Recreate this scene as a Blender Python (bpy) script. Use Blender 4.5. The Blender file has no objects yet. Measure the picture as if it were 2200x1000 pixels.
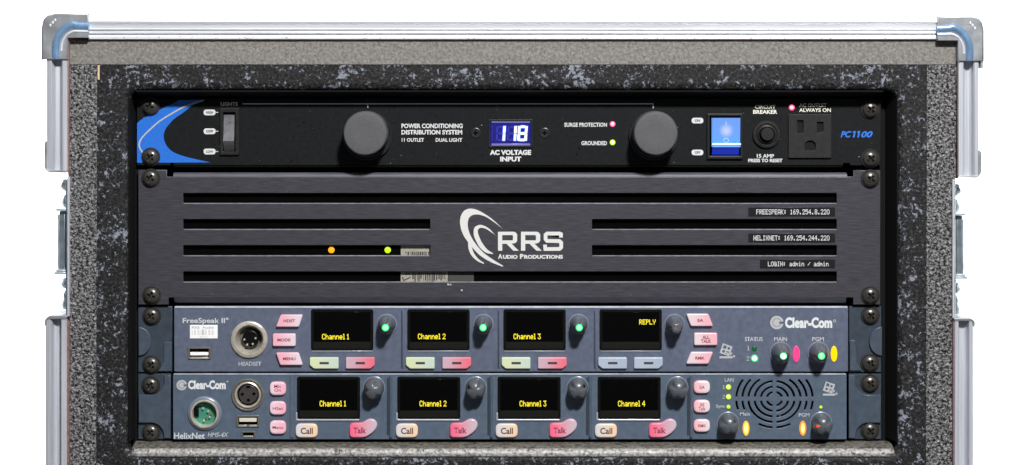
import bpy, math, random
from mathutils import Vector
random.seed(7)
PI = math.pi
sc = bpy.context.scene
COL = sc.collection

# ------------------------------------------------------------------ scale
# 1 rack inch follows the 19" panels; U = metres per drawing unit on the panel plane,
# d = drawing units in front of the rack rails, (XC, YC) = the optical axis.
U = 1 / 3316.0
XC, YC = 1100.0, 150.0
DIST = 1.30
DP = DIST / U

# ------------------------------------------------------------------ camera
cam_d = bpy.data.cameras.new("camera")
cam = bpy.data.objects.new("camera", cam_d)
COL.objects.link(cam)
cam.location = (0, -DIST, 0)
cam.rotation_euler = (math.radians(90), 0, 0)
cam_d.sensor_width = 36
cam_d.lens = 36 * DIST / (2200 * U)
cam_d.shift_y = -350 / 2200.0
cam_d.clip_start = 0.05
cam_d.clip_end = 100
sc.camera = cam

# ------------------------------------------------------------------ light
w = bpy.data.worlds.new("World")
sc.world = w
w.use_nodes = True
w.node_tree.nodes["Background"].inputs[0].default_value = (0.90, 0.95, 1.0, 1)
w.node_tree.nodes["Background"].inputs[1].default_value = 0.10
sc.view_settings.view_transform = 'Standard'
sc.view_settings.look = 'None'
sc.view_settings.exposure = 0.0
sc.view_settings.gamma = 1.0


def area(name, loc, target, sx, sy, power, col=(1, 1, 1)):
    l = bpy.data.lights.new(name, 'AREA')
    l.shape = 'RECTANGLE'
    l.size = sx
    l.size_y = sy
    l.energy = power
    l.color = col
    o = bpy.data.objects.new(name, l)
    COL.objects.link(o)
    o.location = loc
    o.rotation_euler = (Vector(target) - Vector(loc)).to_track_quat('-Z', 'Y').to_euler()
    return o


area("key_softbox", (0.38, -1.55, 1.22), (0, 0, -0.1), 0.20, 0.16, 65, (1.0, 0.985, 0.96))
area("added_overhead_fill", (0.0, -0.75, 1.5), (0, 0, 0), 1.8, 0.6, 5, (0.93, 0.96, 1.0))  # added fill so the metal has something to reflect; not a known lamp
area("added_backdrop_lamp_a", (-2.0, 0.75, 0.6), (-0.2, 2.0, 0.0), 1.0, 1.6, 95)  # both backdrop lamps are added, out of view, to burn it white
area("added_backdrop_lamp_b", (2.0, 0.75, 0.6), (0.2, 2.0, 0.0), 1.0, 1.6, 95)


# ------------------------------------------------------------------ materials
def M(name, col, rough=.5, metal=0., spec=.5, bump=None, var=None, stretch=None, emit=None, coat=0.):
    m = bpy.data.materials.new(name)
    m.use_nodes = True
    nt = m.node_tree
    N, L = nt.nodes, nt.links
    b = N["Principled BSDF"]
    b.inputs['Base Color'].default_value = (*col, 1)
    b.inputs['Roughness'].default_value = rough
    b.inputs['Metallic'].default_value = metal
    b.inputs['Specular IOR Level'].default_value = spec
    b.inputs['Coat Weight'].default_value = coat
    if bump or var:
        tc = N.new('ShaderNodeTexCoord')
        mp = N.new('ShaderNodeMapping')
        L.new(tc.outputs['Object'], mp.inputs[0])
        if stretch:
            mp.inputs['Scale'].default_value = stretch
    if var:
        n = N.new('ShaderNodeTexNoise')
        n.inputs['Scale'].default_value = var[0]
        n.inputs['Detail'].default_value = 4
        L.new(mp.outputs[0], n.inputs['Vector'])
        r = N.new('ShaderNodeMapRange')
        r.inputs[1].default_value = .3
        r.inputs[2].default_value = .7
        r.inputs[3].default_value = 1 - var[1]
        r.inputs[4].default_value = 1 + var[1]
        L.new(n.outputs[0], r.inputs[0])
        mx = N.new('ShaderNodeVectorMath')
        mx.operation = 'SCALE'
        mx.inputs[0].default_value = col
        L.new(r.outputs[0], mx.inputs['Scale'])
        L.new(mx.outputs[0], b.inputs['Base Color'])
        r2 = N.new('ShaderNodeMapRange')
        r2.inputs[3].default_value = max(0.02, rough - .12)
        r2.inputs[4].default_value = min(1, rough + .12)
        L.new(n.outputs[0], r2.inputs[0])
        L.new(r2.outputs[0], b.inputs['Roughness'])
    if bump:
        n2 = N.new('ShaderNodeTexNoise')
        n2.inputs['Scale'].default_value = bump[0]
        n2.inputs['Detail'].default_value = 3
        L.new(mp.outputs[0], n2.inputs['Vector'])
        bp = N.new('ShaderNodeBump')
        bp.inputs['Strength'].default_value = bump[1]
        bp.inputs['Distance'].default_value = bump[2] if len(bump) > 2 else .0003
        L.new(n2.outputs[0], bp.inputs['Height'])
        L.new(bp.outputs[0], b.inputs['Normal'])
    if emit:
        b.inputs['Emission Color'].default_value = (*emit[0], 1)
        b.inputs['Emission Strength'].default_value = emit[1]
    return m


def MG(name, c0, c1, width, e, vertical=False):
    """translucent cap lit from inside by a lamp nearer to one end"""
    m = M(name, c0, .28, 0, .5)
    nt = m.node_tree
    N, L = nt.nodes, nt.links
    b = N["Principled BSDF"]
    tc = N.new('ShaderNodeTexCoord')
    sp = N.new('ShaderNodeSeparateXYZ')
    L.new(tc.outputs['Object'], sp.inputs[0])
    r = N.new('ShaderNodeMapRange')
    r.interpolation_type = 'SMOOTHSTEP'
    r.inputs[1].default_value = -width * U / 2
    r.inputs[2].default_value = width * U / 2
    L.new(sp.outputs['Z' if vertical else 'X'], r.inputs[0])
    mx = N.new('ShaderNodeMix')
    mx.data_type = 'RGBA'
    mx.inputs[6].default_value = (*c0, 1)
    mx.inputs[7].default_value = (*c1, 1)
    L.new(r.outputs[0], mx.inputs[0])
    sc_ = N.new('ShaderNodeVectorMath')
    sc_.operation = 'SCALE'
    sc_.inputs['Scale'].default_value = .42
    L.new(mx.outputs[2], sc_.inputs[0])
    L.new(sc_.outputs[0], b.inputs['Base Color'])
    L.new(mx.outputs[2], b.inputs['Emission Color'])
    b.inputs['Emission Strength'].default_value = e
    return m


def ramp(N, stops):
    r = N.new('ShaderNodeValToRGB')
    el = r.color_ramp.elements
    el[0].position, el[0].color = stops[0][0], (*stops[0][1], 1)
    el[1].position, el[1].color = stops[-1][0], (*stops[-1][1], 1)
    for p, c in stops[1:-1]:
        e = el.new(p)
        e.color = (*c, 1)
    return r


def speckled(name, base, fleck, amount=.0, rough=.55):
    """black vinyl-painted board with torn pale flecks gathered in clusters"""
    m = M(name, base, rough)
    nt = m.node_tree
    N, L = nt.nodes, nt.links
    b = N["Principled BSDF"]
    tc = N.new('ShaderNodeTexCoord')

    def noise(scale, detail, rough_=.5, dist=0., off=0.):
        mp = N.new('ShaderNodeMapping')
        mp.inputs['Location'].default_value = (off, off, off)
        L.new(tc.outputs['Object'], mp.inputs[0])
        n = N.new('ShaderNodeTexNoise')
        n.inputs['Scale'].default_value = scale
        n.inputs['Detail'].default_value = detail
        n.inputs['Roughness'].default_value = rough_
        n.inputs['Distortion'].default_value = dist
        L.new(mp.outputs[0], n.inputs['Vector'])
        return n.outputs[0]

    def rng(v, a, c):
        r = N.new('ShaderNodeMapRange')
        r.inputs[1].default_value = a
        r.inputs[2].default_value = c
        L.new(v, r.inputs[0])
        return r.outputs[0]

    def math_(op, a, c):
        x = N.new('ShaderNodeMath')
        x.operation = op
        for i, v in enumerate((a, c)):
            if isinstance(v, (int, float)):
                x.inputs[i].default_value = v
            else:
                L.new(v, x.inputs[i])
        return x.outputs[0]
    b.inputs['Specular IOR Level'].default_value = .22
    clump = noise(58, 3, .6, .2)
    fine = noise(300, 6, .74, .35, .37)
    # threshold of the fine noise drops inside a clump
    s = math_('ADD', fine, math_('MULTIPLY', clump, .55))
    big = rng(s, .872 - amount, .912 - amount)
    dots = noise(460, 3, .6, .2, .71)
    small = rng(math_('ADD', dots, math_('MULTIPLY', clump, .12)), .715, .75)
    mask = math_('MAXIMUM', big, math_('MULTIPLY', small, .7))
    grain = noise(560, 4, .65)
    gr = ramp(N, [(.36, tuple(c * .25 for c in base)), (.52, base), (.68, tuple(c * 3.2 for c in base))])
    L.new(grain, gr.inputs[0])
    fl = ramp(N, [(.3, tuple(c * .6 for c in fleck)), (.65, tuple(min(1, c * 1.15) for c in fleck))])
    L.new(grain, fl.inputs[0])
    mx = N.new('ShaderNodeMix')
    mx.data_type = 'RGBA'
    L.new(mask, mx.inputs[0])
    L.new(gr.outputs[0], mx.inputs[6])
    L.new(fl.outputs[0], mx.inputs[7])
    L.new(mx.outputs[2], b.inputs['Base Color'])
    bp = N.new('ShaderNodeBump')
    bp.inputs['Strength'].default_value = .45
    bp.inputs['Distance'].default_value = .0005
    L.new(math_('ADD', noise(420, 4), math_('MULTIPLY', mask, .25)), bp.inputs['Height'])
    L.new(bp.outputs[0], b.inputs['Normal'])
    return m


def foam(name, lo, hi, scale, strength, dist, rough=.7, a=.36, c=.62, stretch=None):
    m = M(name, lo, rough)
    nt = m.node_tree
    N, L = nt.nodes, nt.links
    b = N["Principled BSDF"]
    tc = N.new('ShaderNodeTexCoord')
    n = N.new('ShaderNodeTexNoise')
    n.inputs['Scale'].default_value = scale
    n.inputs['Detail'].default_value = 3
    n.inputs['Roughness'].default_value = .65
    n.inputs['Distortion'].default_value = .6
    v = N.new('ShaderNodeTexVoronoi')
    v.inputs['Scale'].default_value = scale * 1.15
    L.new(tc.outputs['Object'], n.inputs['Vector'])
    L.new(tc.outputs['Object'], v.inputs['Vector'])
    r = ramp(N, [(a, lo), (c, hi)])
    L.new(n.outputs[0], r.inputs[0])
    L.new(r.outputs[0], b.inputs['Base Color'])
    add = N.new('ShaderNodeMath')
    add.operation = 'SUBTRACT'
    L.new(n.outputs[0], add.inputs[0])
    mu = N.new('ShaderNodeMath')
    mu.operation = 'MULTIPLY'
    mu.inputs[1].default_value = .5
    L.new(v.outputs['Distance'], mu.inputs[0])
    L.new(mu.outputs[0], add.inputs[1])
    bp = N.new('ShaderNodeBump')
    bp.inputs['Strength'].default_value = strength
    bp.inputs['Distance'].default_value = dist
    L.new(add.outputs[0], bp.inputs['Height'])
    L.new(bp.outputs[0], b.inputs['Normal'])
    return m


ALU_H = M('aluminium_brushed_along_x', (.76, .78, .83), .40, .35, .5, bump=(1, .22, .0002), var=(1, .10), stretch=(14, 300, 900))  # the top edge's brighter sheen is put into this lighter base colour
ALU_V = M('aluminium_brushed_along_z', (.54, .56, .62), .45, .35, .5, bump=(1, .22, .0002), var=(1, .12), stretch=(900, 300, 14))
CAPM = M('zinc_corner_cap', (.33, .345, .37), .42, .45, .5, bump=(180, .4, .0004), var=(90, .28))
BALLM = M('blue_reflection_steel', (.28, .46, .72), .26, .6, .5, bump=(200, .12, .0003), var=(120, .15))  # steel bead; the blue it reflects is put into its base colour
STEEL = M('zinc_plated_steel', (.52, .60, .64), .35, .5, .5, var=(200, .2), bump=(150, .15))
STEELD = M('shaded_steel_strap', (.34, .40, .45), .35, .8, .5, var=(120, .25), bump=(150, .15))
SHELL = M('black_laminate', (.03, .03, .032), .5, bump=(400, .3))
PLYRED = M('plywood_edge', (.20, .10, .09), .7, var=(300, .4))
WOOD = M('bare_wood_edge', (.62, .48, .30), .7, var=(300, .25))
FRAMEM = speckled('speckled_black_board', (.0165, .0165, .0175), (.25, .27, .33), .023)
SILLM = foam('worn_silver_edge', (.035, .034, .032), (.46, .45, .44), 420, .8, .0006, .35, .30, .62)
SILLD = foam('scuffed_dark_sill', (.035, .033, .028), (.19, .18, .155), 380, .5, .0006, .4, .34, .66)
FOAMT = foam('pale_grey_foam', (.115, .108, .10), (.27, .26, .24), 520, .55, .0006, .85, .32, .68)
FOAMS = foam('coarse_dark_foam', (.003, .003, .004), (.36, .355, .365), 560, 1.0, .0018, .45, .42, .66)  # pale cells carry the foam's specular specks in the colour
CAV = M('cavity_black', (.0012, .0012, .0013), .9, 0, .05)
RAILM = M('rack_rail_black', (.005, .005, .0055), .8, 0, .15)
BLK = M('black_powder_coat', (.0062, .0072, .0088), .55, 0, .18, bump=(1400, .22, .0002), var=(420, .22))
BLKP = M('black_plastic', (.014, .014, .0135), .45, 0, .3, var=(300, .15))
BLKG = M('gloss_black_plastic', (.11, .11, .125), .35, 0, .6, var=(260, .2))
HOLE = M('deep_black', (.0015, .0015, .0015), .9, 0, .05)
KNOBM = M('charcoal_rubberised_knob', (.085, .085, .092), .52, 0, .45, bump=(1100, .2, .0002), var=(700, .09))
KNOBS = M('knob_skirt_black', (.018, .018, .019), .35, 0, .5)
WHITE = M('white_print', (.64, .64, .65), .6)
GREYP = M('grey_print', (.56, .57, .57), .6)
DIMP = M('shade_lifted_print', (.80, .78, .70), .6)  # white print in the frame's shade, brightened in colour to offset it
BLUEG = M('blue_print', (.018, .150, .62), .45, 0, .4, var=(600, .06))
BLUET = M('blue_lettering', (.02, .16, .66), .5)
SILV = M('silver_print', (.43, .44, .46), .5)
EDGEL = M('slot_highlight', (.24, .24, .28), .4, .2, var=(200, .3))  # light caught on the slots' lower edges, put into a paler colour
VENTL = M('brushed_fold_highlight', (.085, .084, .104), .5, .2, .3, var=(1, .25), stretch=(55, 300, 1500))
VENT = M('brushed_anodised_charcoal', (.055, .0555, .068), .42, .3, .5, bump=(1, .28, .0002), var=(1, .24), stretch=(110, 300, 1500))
LOGO = M('engraved_bare_metal', (.70, .69, .68), .45, .1)
TAPE = M('black_label_tape', (.012, .012, .014), .3, 0, .5)
SCREWM = M('black_oxide_screw', (.066, .062, .056), .28, .4, .7, var=(500, .2))
WASHM = M('black_washer', (.038, .036, .033), .36, .25, .5)
FSM = M('slate_blue_paint', (.096, .116, .170), .40, 0, .5, bump=(1500, .28, .0002), var=(260, .13))
HXM = M('steel_blue_paint', (.082, .112, .158), .38, 0, .5, bump=(1500, .25, .0002), var=(240, .10))
EARM = M('dark_slate_bracket', (.034, .047, .066), .42, 0, .5, bump=(1300, .25), var=(200, .15))
EARL = M('slate_bracket_lid', (.052, .072, .100), .40, 0, .5, bump=(1300, .25), var=(200, .12))
BEZ = M('screen_bezel_black', (.0035, .0035, .003), .35, 0, .25)
SCRN = M('screen_glass', (.001, .001, .0012), .15, 0, .25)
SCRS = M('screen_foot', (.0065, .0065, .005), .5, 0, .2)
CHR = M('pale_screen_trim', (.42, .45, .52), .3, .4, .5)
YEL = M('lit_yellow_text', (.3, .28, 0), .5, emit=((1.0, .80, .04), .92))
NICK = M('nickel', (.56, .52, .45), .3, .45, .5, var=(300, .12))
NICKD = M('dark_nickel', (.20, .185, .16), .3, .45, .5)
SLATER = M('slate_ring', (.17, .20, .27), .28, .1, .6)
GREENI = M('green_insert', (.045, .23, .16), .4)
PIN = M('pin_metal', (.9, .86, .76), .25, .6)
BRASS = M('brass', (.5, .35, .15), .3, .8)
BROWNI = M('brown_black_insert', (.040, .033, .034), .45)
STICK = M('white_sticker', (.86, .86, .88), .55)
STICKG = M('sticker_grey_bars', (.48, .48, .50), .6)
STICKL = M('sticker_light_bars', (.66, .66, .67), .6)
KNOBD = M('encoder_knob_slate', (.085, .090, .110), .30, 0, .6, bump=(500, .2))
KNOBH = M('encoder_knob_grey', (.080, .090, .104), .32, 0, .6, bump=(500, .2, .0003))
DTXT = M('dark_button_print', (.05, .035, .045), .6)
RTXT = M('wine_button_print', (.30, .03, .08), .6)
BTNW = MG('pale_blue_button', (.52, .60, .72), (.48, .56, .70), 60, .40)
BTNG = MG('lit_green_button', (.76, .84, .52), (.66, .78, .66), 60, .45)
BTNR = MG('lit_red_button', (.70, .48, .58), (.95, .20, .27), 60, .45)
BTNP = MG('lit_pink_button', (.94, .46, .56), (.88, .70, .77), 46, .5)
BTNPR = MG('lit_pink_button_right', (.88, .71, .75), (.96, .50, .56), 46, .5)
BTNH = MG('lit_rose_button', (.92, .68, .76), (.98, .48, .58), 36, .5)
BTNHR = MG('lit_rose_button_right', (.98, .52, .58), (.90, .76, .80), 36, .5)
BTNC = MG('lit_amber_button', (.74, .70, .70), (.98, .68, .46), 46, .5)
BTNT = MG('lit_talk_button', (.98, .16, .28), (.66, .52, .60), 58, .5)


def LED(name, col, e):
    return M(name, tuple(c * .5 for c in col), .25, emit=(col, e))


L_RED = LED('led_red', (1.0, .10, .22), 1.5)
L_REDC = LED('led_red_core', (1.0, .45, .55), 1.3)
L_GRN = LED('led_lime', (.45, .85, .04), 1.1)
L_GRNC = LED('led_lime_core', (.92, 1.0, .55), 1.2)
L_ORG = LED('led_orange', (1.0, .36, .01), 1.1)
L_LIME = LED('led_chartreuse', (.55, .95, .02), .95)
L_EM = LED('led_emerald', (.02, .62, .16), 1.2)
L_EMC = LED('led_emerald_core', (.30, 1.0, .45), 1.1)
L_WHG = LED('led_white_green', (.85, 1.0, .93), 1.5)
L_DKG = LED('led_dark_green', (.004, .09, .03), 1.0)
L_YEL = LED('led_yellow', (.90, .92, .22), 1.1)
L_YG = LED('led_yellow_green', (.50, .80, .02), .9)
L_PINK = LED('led_pink', (1.0, .05, .20), 1.0)
L_AMB = LED('led_amber_yellow', (1.0, .58, .0), .95)
L_FLAME = LED('lamp_yellow', (1.0, .42, .02), 1.1)
L_FLAMEC = LED('lamp_yellow_core', (1.0, .90, .28), 1.3)
L_FLO = LED('lamp_orange', (1.0, .25, .02), 1.2)
L_FLOC = LED('lamp_orange_core', (1.0, .72, .25), 1.3)
L_TICK = LED('lamp_tick_red', (1.0, .06, .02), .9)
D_BACK = LED('display_blue_back', (.010, .010, .13), 1.0)
D_GHOST = LED('display_unlit_segment', (.025, .028, .30), 1.0)
D_GLOW = LED('display_segment_glow', (.10, .14, 1.0), 2.6)
D_SEG = LED('display_lit_segment', (.75, .82, 1.0), 4.5)
D_BAR = LED('display_edge_bar', (.13, .12, .34), 1.0)
R_TOP = MG('lit_blue_rocker', (.11, .31, .88), (.13, .28, .70), 60, .85, True)
_nt = R_TOP.node_tree
_b = _nt.nodes['Principled BSDF']
_tc = _nt.nodes.new('ShaderNodeTexCoord')
_mp = _nt.nodes.new('ShaderNodeMapping')
_mp.inputs['Location'].default_value = (0, 0, -4 * U)
_mp.inputs['Scale'].default_value = (1, 0, 1)
_ln = _nt.nodes.new('ShaderNodeVectorMath')
_ln.operation = 'LENGTH'
_mr = _nt.nodes.new('ShaderNodeMapRange')
_mr.interpolation_type = 'SMOOTHERSTEP'
_mr.inputs[1].default_value = 0
_mr.inputs[2].default_value = 20 * U
_mr.inputs[3].default_value = 1
_mr.inputs[4].default_value = 0
_mx = _nt.nodes.new('ShaderNodeMix')
_mx.data_type = 'RGBA'
_mx.inputs[7].default_value = (.60, .60, 1.0, 1)
_old = _b.inputs['Emission Color'].links[0].from_socket
_nt.links.new(_tc.outputs['Object'], _mp.inputs[0])
_nt.links.new(_mp.outputs[0], _ln.inputs[0])
_nt.links.new(_ln.outputs['Value'], _mr.inputs[0])
_nt.links.new(_mr.outputs[0], _mx.inputs[0])
_nt.links.new(_old, _mx.inputs[6])
_nt.links.new(_mx.outputs[2], _b.inputs['Emission Color'])
R_GLOW = LED('rocker_lamp', (.62, .62, 1.0), 1.2)
R_GLOW2 = LED('rocker_lamp_halo', (.34, .48, 1.0), 1.0)
R_LOW = LED('rocker_dark_blue', (.012, .03, .42), .8)
R_EDGE = LED('rocker_highlight_line', (.55, .72, 1.0), 1.1)


# ------------------------------------------------------------------ geometry
def kk(d):
    return 1 - d / DP


def wp(px, py, d):
    k = kk(d)
    return Vector(((px - XC) * k * U, -d * U, (YC - py) * k * U))


WL = {}   # world location of empties and parts


def setp(o, parent, world):
    if parent is not None:
        o.parent = parent
        o.location = world - WL[parent.name]
    else:
        o.location = world
    WL[o.name] = world


def thing(name, label, cat, px, py, d):
    o = bpy.data.objects.new(name, None)
    o.empty_display_size = .02
    COL.objects.link(o)
    o['label'] = label
    o['category'] = cat
    setp(o, None, wp(px, py, d))
    return o


def finish(name, me, mat, parent, anchor, smooth=True, label=None, angle=.6):
    for m in (mat if isinstance(mat, (list, tuple)) else [mat]):
        me.materials.append(m)
    if smooth:
        me.shade_smooth()
        me.set_sharp_from_angle(angle=angle)
    o = bpy.data.objects.new(name, me)
    COL.objects.link(o)
    if label:
        o['label'] = label
    setp(o, parent, wp(*anchor))
    return o


def dup(o, parent, anchor, name=None, rot=None, mat=None):
    c = o.copy()
    if name:
        c.name = name
    COL.objects.link(c)
    setp(c, parent, wp(*anchor))
    if rot is not None:
        c.rotation_euler = (0, rot, 0)
    if mat:
        c.material_slots[0].link = 'OBJECT'
        c.material_slots[0].material = mat
    return c


def dup_tree(o, parent, anchor, rot=None):
    c = dup(o, parent, anchor, rot=rot)
    for ch in [x for x in list(COL.objects) if x.parent == o]:
        g = ch.copy()
        COL.objects.link(g)
        g.parent = c
        WL[g.name] = WL[c.name] + ch.location
    return c


def curve_mesh(loops, half, bevel, k, res=2):
    cu = bpy.data.curves.new('c', 'CURVE')
    cu.dimensions = '2D'
    cu.fill_mode = 'BOTH'
    for lp in loops:
        s = cu.splines.new('POLY')
        s.points.add(len(lp) - 1)
        for p, (x, y) in zip(s.points, lp):
            p.co = (x * k, -y * k, 0, 1)
        s.use_cyclic_u = True
    cu.extrude = max(half - bevel, 0)
    cu.bevel_depth = bevel
    cu.bevel_resolution = res
    cu.offset = -bevel
    ob = bpy.data.objects.new('tmp', cu)
    me = bpy.data.meshes.new_from_object(ob)
    bpy.data.objects.remove(ob)
    bpy.data.curves.remove(cu)
    return me


def prism(name, loops, front, back, mat, parent, bevel=1., at=None, label=None, res=2):
    """flat shape with holes; loops in drawing units, front and back in depth units"""
    if not isinstance(loops[0][0], (tuple, list)):
        loops = [loops]
    if at is None:
        xs = [p[0] for p in loops[0]]
        ys = [p[1] for p in loops[0]]
        at = ((min(xs) + max(xs)) / 2, (min(ys) + max(ys)) / 2)
    rel = [[(x - at[0], y - at[1]) for x, y in lp] for lp in loops]
    half = (front - back) / 2
    me = curve_mesh(rel, half, min(bevel, half * .95), kk(front), res)
    for v in me.vertices:
        x, y, z = v.co
        v.co = (x * U, (half - z) * U, y * U)
    me.update()
    return finish(name, me, mat, parent, (at[0], at[1], front), label=label)


def rect(x0, y0, x1, y1, r=0, n=4):
    if r <= 0:
        return [(x0, y0), (x1, y0), (x1, y1), (x0, y1)]
    pts = []
    for cx, cy, a in ((x1 - r, y0 + r, -90), (x1 - r, y1 - r, 0), (x0 + r, y1 - r, 90), (x0 + r, y0 + r, 180)):
        for i in range(n + 1):
            t = math.radians(a + 90 * i / n)
            pts.append((cx + r * math.cos(t), cy + r * math.sin(t)))
    return pts


def ell(cx, cy, rx, ry=None, n=32):
    ry = rx if ry is None else ry
    return [(cx + rx * math.cos(2 * PI * i / n), cy + ry * math.sin(2 * PI * i / n)) for i in range(n)]


def roundpoly(pts, r, n=4):
    out = []
    m = len(pts)
    for i in range(m):
        p0, p1, p2 = Vector(pts[i - 1]), Vector(pts[i]), Vector(pts[(i + 1) % m])
        a, b = (p0 - p1), (p2 - p1)
        ra = min(r, a.length * .45)
        rb = min(r, b.length * .45)
        a = p1 + a.normalized() * ra
        b = p1 + b.normalized() * rb
        for j in range(n + 1):
            t = j / n
            q = a * (1 - t) ** 2 + p1 * 2 * t * (1 - t) + b * t * t
            out.append((q.x, q.y))
    return out


def box(name, x0, y0, x1, y1, front, back, mat, parent, bevel=1., r=0, label=None):
    return prism(name, rect(x0, y0, x1, y1, r), front, back, mat, parent, bevel, label=label)


def disc(name, cx, cy, rx, front, back, mat, parent, ry=None, bevel=.5, label=None, n=32):
    return prism(name, ell(cx, cy, rx, ry, n), front, back, mat, parent, bevel, label=label)


def mesh_local(name, verts, faces, mat, parent, anchor, label=None, angle=.6):
    """verts as (dx, dy, dd) in drawing units from the anchor (dy down, dd toward the viewer)"""
    k = kk(anchor[2])
    me = bpy.data.meshes.new(name)
    me.from_pydata([(x * k * U, -d * U, -y * k * U) for x, y, d in verts], [], faces)
    me.update()
    return finish(name, me, mat, parent, anchor, label=label, angle=angle)


def lathe(name, cx, cy, d0, prof, mat, parent, seg=40, mod=None, label=None, angle=.6, cap=True):
    """profile of (radius, depth offset) from the base to the tip"""
    V, F = [], []
    for r, d in prof:
        for j in range(seg):
            t = 2 * PI * j / seg
            rr = r * (mod(t, d) if mod else 1)
            V.append((rr * math.cos(t), rr * math.sin(t), d))
    for i in range(len(prof) - 1):
        for j in range(seg):
            a, b = i * seg + j, i * seg + (j + 1) % seg
            F.append((a, a + seg, b + seg, b))
    if cap:
        F.append([(len(prof) - 1) * seg + j for j in range(seg)][::-1])
    return mesh_local(name, V, F, mat, parent, (cx, cy, d0), label, angle)


def tube(name, path, rad, mat, parent, anchor, seg=12, flat=1.):
    """round bar through points (x, y, d)"""
    V, F = [], []
    P = [Vector(p) for p in path]
    for i, p in enumerate(P):
        t = (P[min(i + 1, len(P) - 1)] - P[max(i - 1, 0)]).normalized()
        up = Vector((0, 0, 1))
        s = t.cross(up).normalized()
        for j in range(seg):
            a = 2 * PI * j / seg
            q = p + s * rad * math.cos(a) + up * rad * flat * math.sin(a)
            V.append((q.x - anchor[0], q.y - anchor[1], q.z - anchor[2]))
    for i in range(len(P) - 1):
        for j in range(seg):
            a, b = i * seg + j, i * seg + (j + 1) % seg
            F.append((a, b, b + seg, a + seg))
    F.append(list(range(seg))[::-1])
    F.append([(len(P) - 1) * seg + j for j in range(seg)])
    return mesh_local(name, V, F, mat, parent, anchor)


def sweep(name, prof, axis, a, b, front, mat, parent, label=None, angle=.35):
    """prof = closed list of (across, depth); runs from a to b along x or y"""
    n = len(prof)
    V = []
    mid = (a + b) / 2
    pm = sum(p[0] for p in prof) / n
    for e in (a, b):
        for u, d in prof:
            if axis == 'x':
                V.append((e - mid, u - pm, d - front))
            else:
                V.append((u - pm, e - mid, d - front))
    F = [(i, (i + 1) % n, n + (i + 1) % n, n + i) for i in range(n)]
    F += [list(range(n))[::-1], [n + i for i in range(n)]]
    anchor = (mid, pm, front) if axis == 'x' else (pm, mid, front)
    return mesh_local(name, V, F, mat, parent, anchor, label, angle)


def text(body, x0, x1, y0, y1, d, mat, parent, bold=.02, shear=0., name='lettering', lift=.7):
    cu = bpy.data.curves.new('t', 'FONT')
    cu.body = body
    cu.size = 1
    cu.offset = bold
    cu.shear = shear
    cu.resolution_u = 3
    cu.fill_mode = 'FRONT'
    cu.space_line = .85
    cu.align_x = 'CENTER'
    ob = bpy.data.objects.new('tmp', cu)
    me = bpy.data.meshes.new_from_object(ob)
    bpy.data.objects.remove(ob)
    bpy.data.curves.remove(cu)
    xs = [v.co.x for v in me.vertices]
    ys = [v.co.y for v in me.vertices]
    ax, bx, ay, by = min(xs), max(xs), min(ys), max(ys)
    k = kk(d)
    for v in me.vertices:
        u = (v.co.x - ax) / (bx - ax) - .5
        t = (v.co.y - ay) / (by - ay) - .5
        v.co = (u * (x1 - x0) * k * U, 0, t * (y1 - y0) * k * U)
    me.update()
    return finish(name, me, mat, parent, ((x0 + x1) / 2, (y0 + y1) / 2, d + lift), smooth=False)


F57 = {'.': '0060600000', '/': '2010080402', '0': '3E4141413E', '1': '00427F4000', '2': '4261514946', '3': '2141454B31', '4': '1814127F10',
       '5': '2745454539', '6': '3C4A494930', '8': '3649494936', '9': '064949291E', ':': '0036360000', 'A': '7E1111117E', 'C': '3E41414122',
       'E': '7F49494941', 'F': '7F09090901', 'G': '3E41495A7A', 'H': '7F0808087F', 'I': '00417F4100', 'K': '7F08142241', 'L': '7F40404040',
       'N': '7F0408107F', 'O': '3E4141413E', 'P': '7F09090906', 'R': '7F09192946', 'S': '4649494931', 'T': '01017F0101', 'X': '6314081463',
       'Y': '0708700807', 'a': '2054545478', 'd': '384444287F', 'e': '3854545418', 'h': '7F08040478', 'i': '00447D4000', 'l': '00417F4000',
       'm': '7C04180478', 'n': '7C08040478'}


def dots(body, x0, x1, y0, y1, d, mat, parent, lift=.5, mono=False, fat=.08):
    """lettering of a five by seven dot matrix, each run of dots one bar"""
    runs = []
    cx = 0
    for ch in body:
        if ch == ' ':
            cx += 6 if mono else 3
            continue
        h = F57[ch]
        cols = [int(h[i:i + 2], 16) for i in range(0, 10, 2)]
        if not mono:
            while cols and cols[0] == 0:
                cols.pop(0)
            while cols and cols[-1] == 0:
                cols.pop()
        for i, c in enumerate(cols):
            y = 0
            while y < 7:
                if c >> y & 1:
                    e = y
                    while e < 7 and c >> e & 1:
                        e += 1
                    runs.append((cx + i, y, cx + i + 1, e))
                    y = e
                else:
                    y += 1
        cx += len(cols) + 1
    W = cx - 1
    V, F = [], []
    mx, my = (x0 + x1) / 2, (y0 + y1) / 2
    for n_, (a, b, c, e) in enumerate(runs):
        o = (n_ % 2) * .12
        for (u, v) in ((a - fat, b - fat), (c + fat, b - fat), (c + fat, e + fat), (a - fat, e + fat)):
            V.append((x0 + u / W * (x1 - x0) - mx, y0 + v / 7 * (y1 - y0) - my, o))
        k_ = len(V) - 4
        F.append((k_, k_ + 3, k_ + 2, k_ + 1))
    return mesh_local('lettering', V, F, mat, parent, (mx, my, d + lift))


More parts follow.
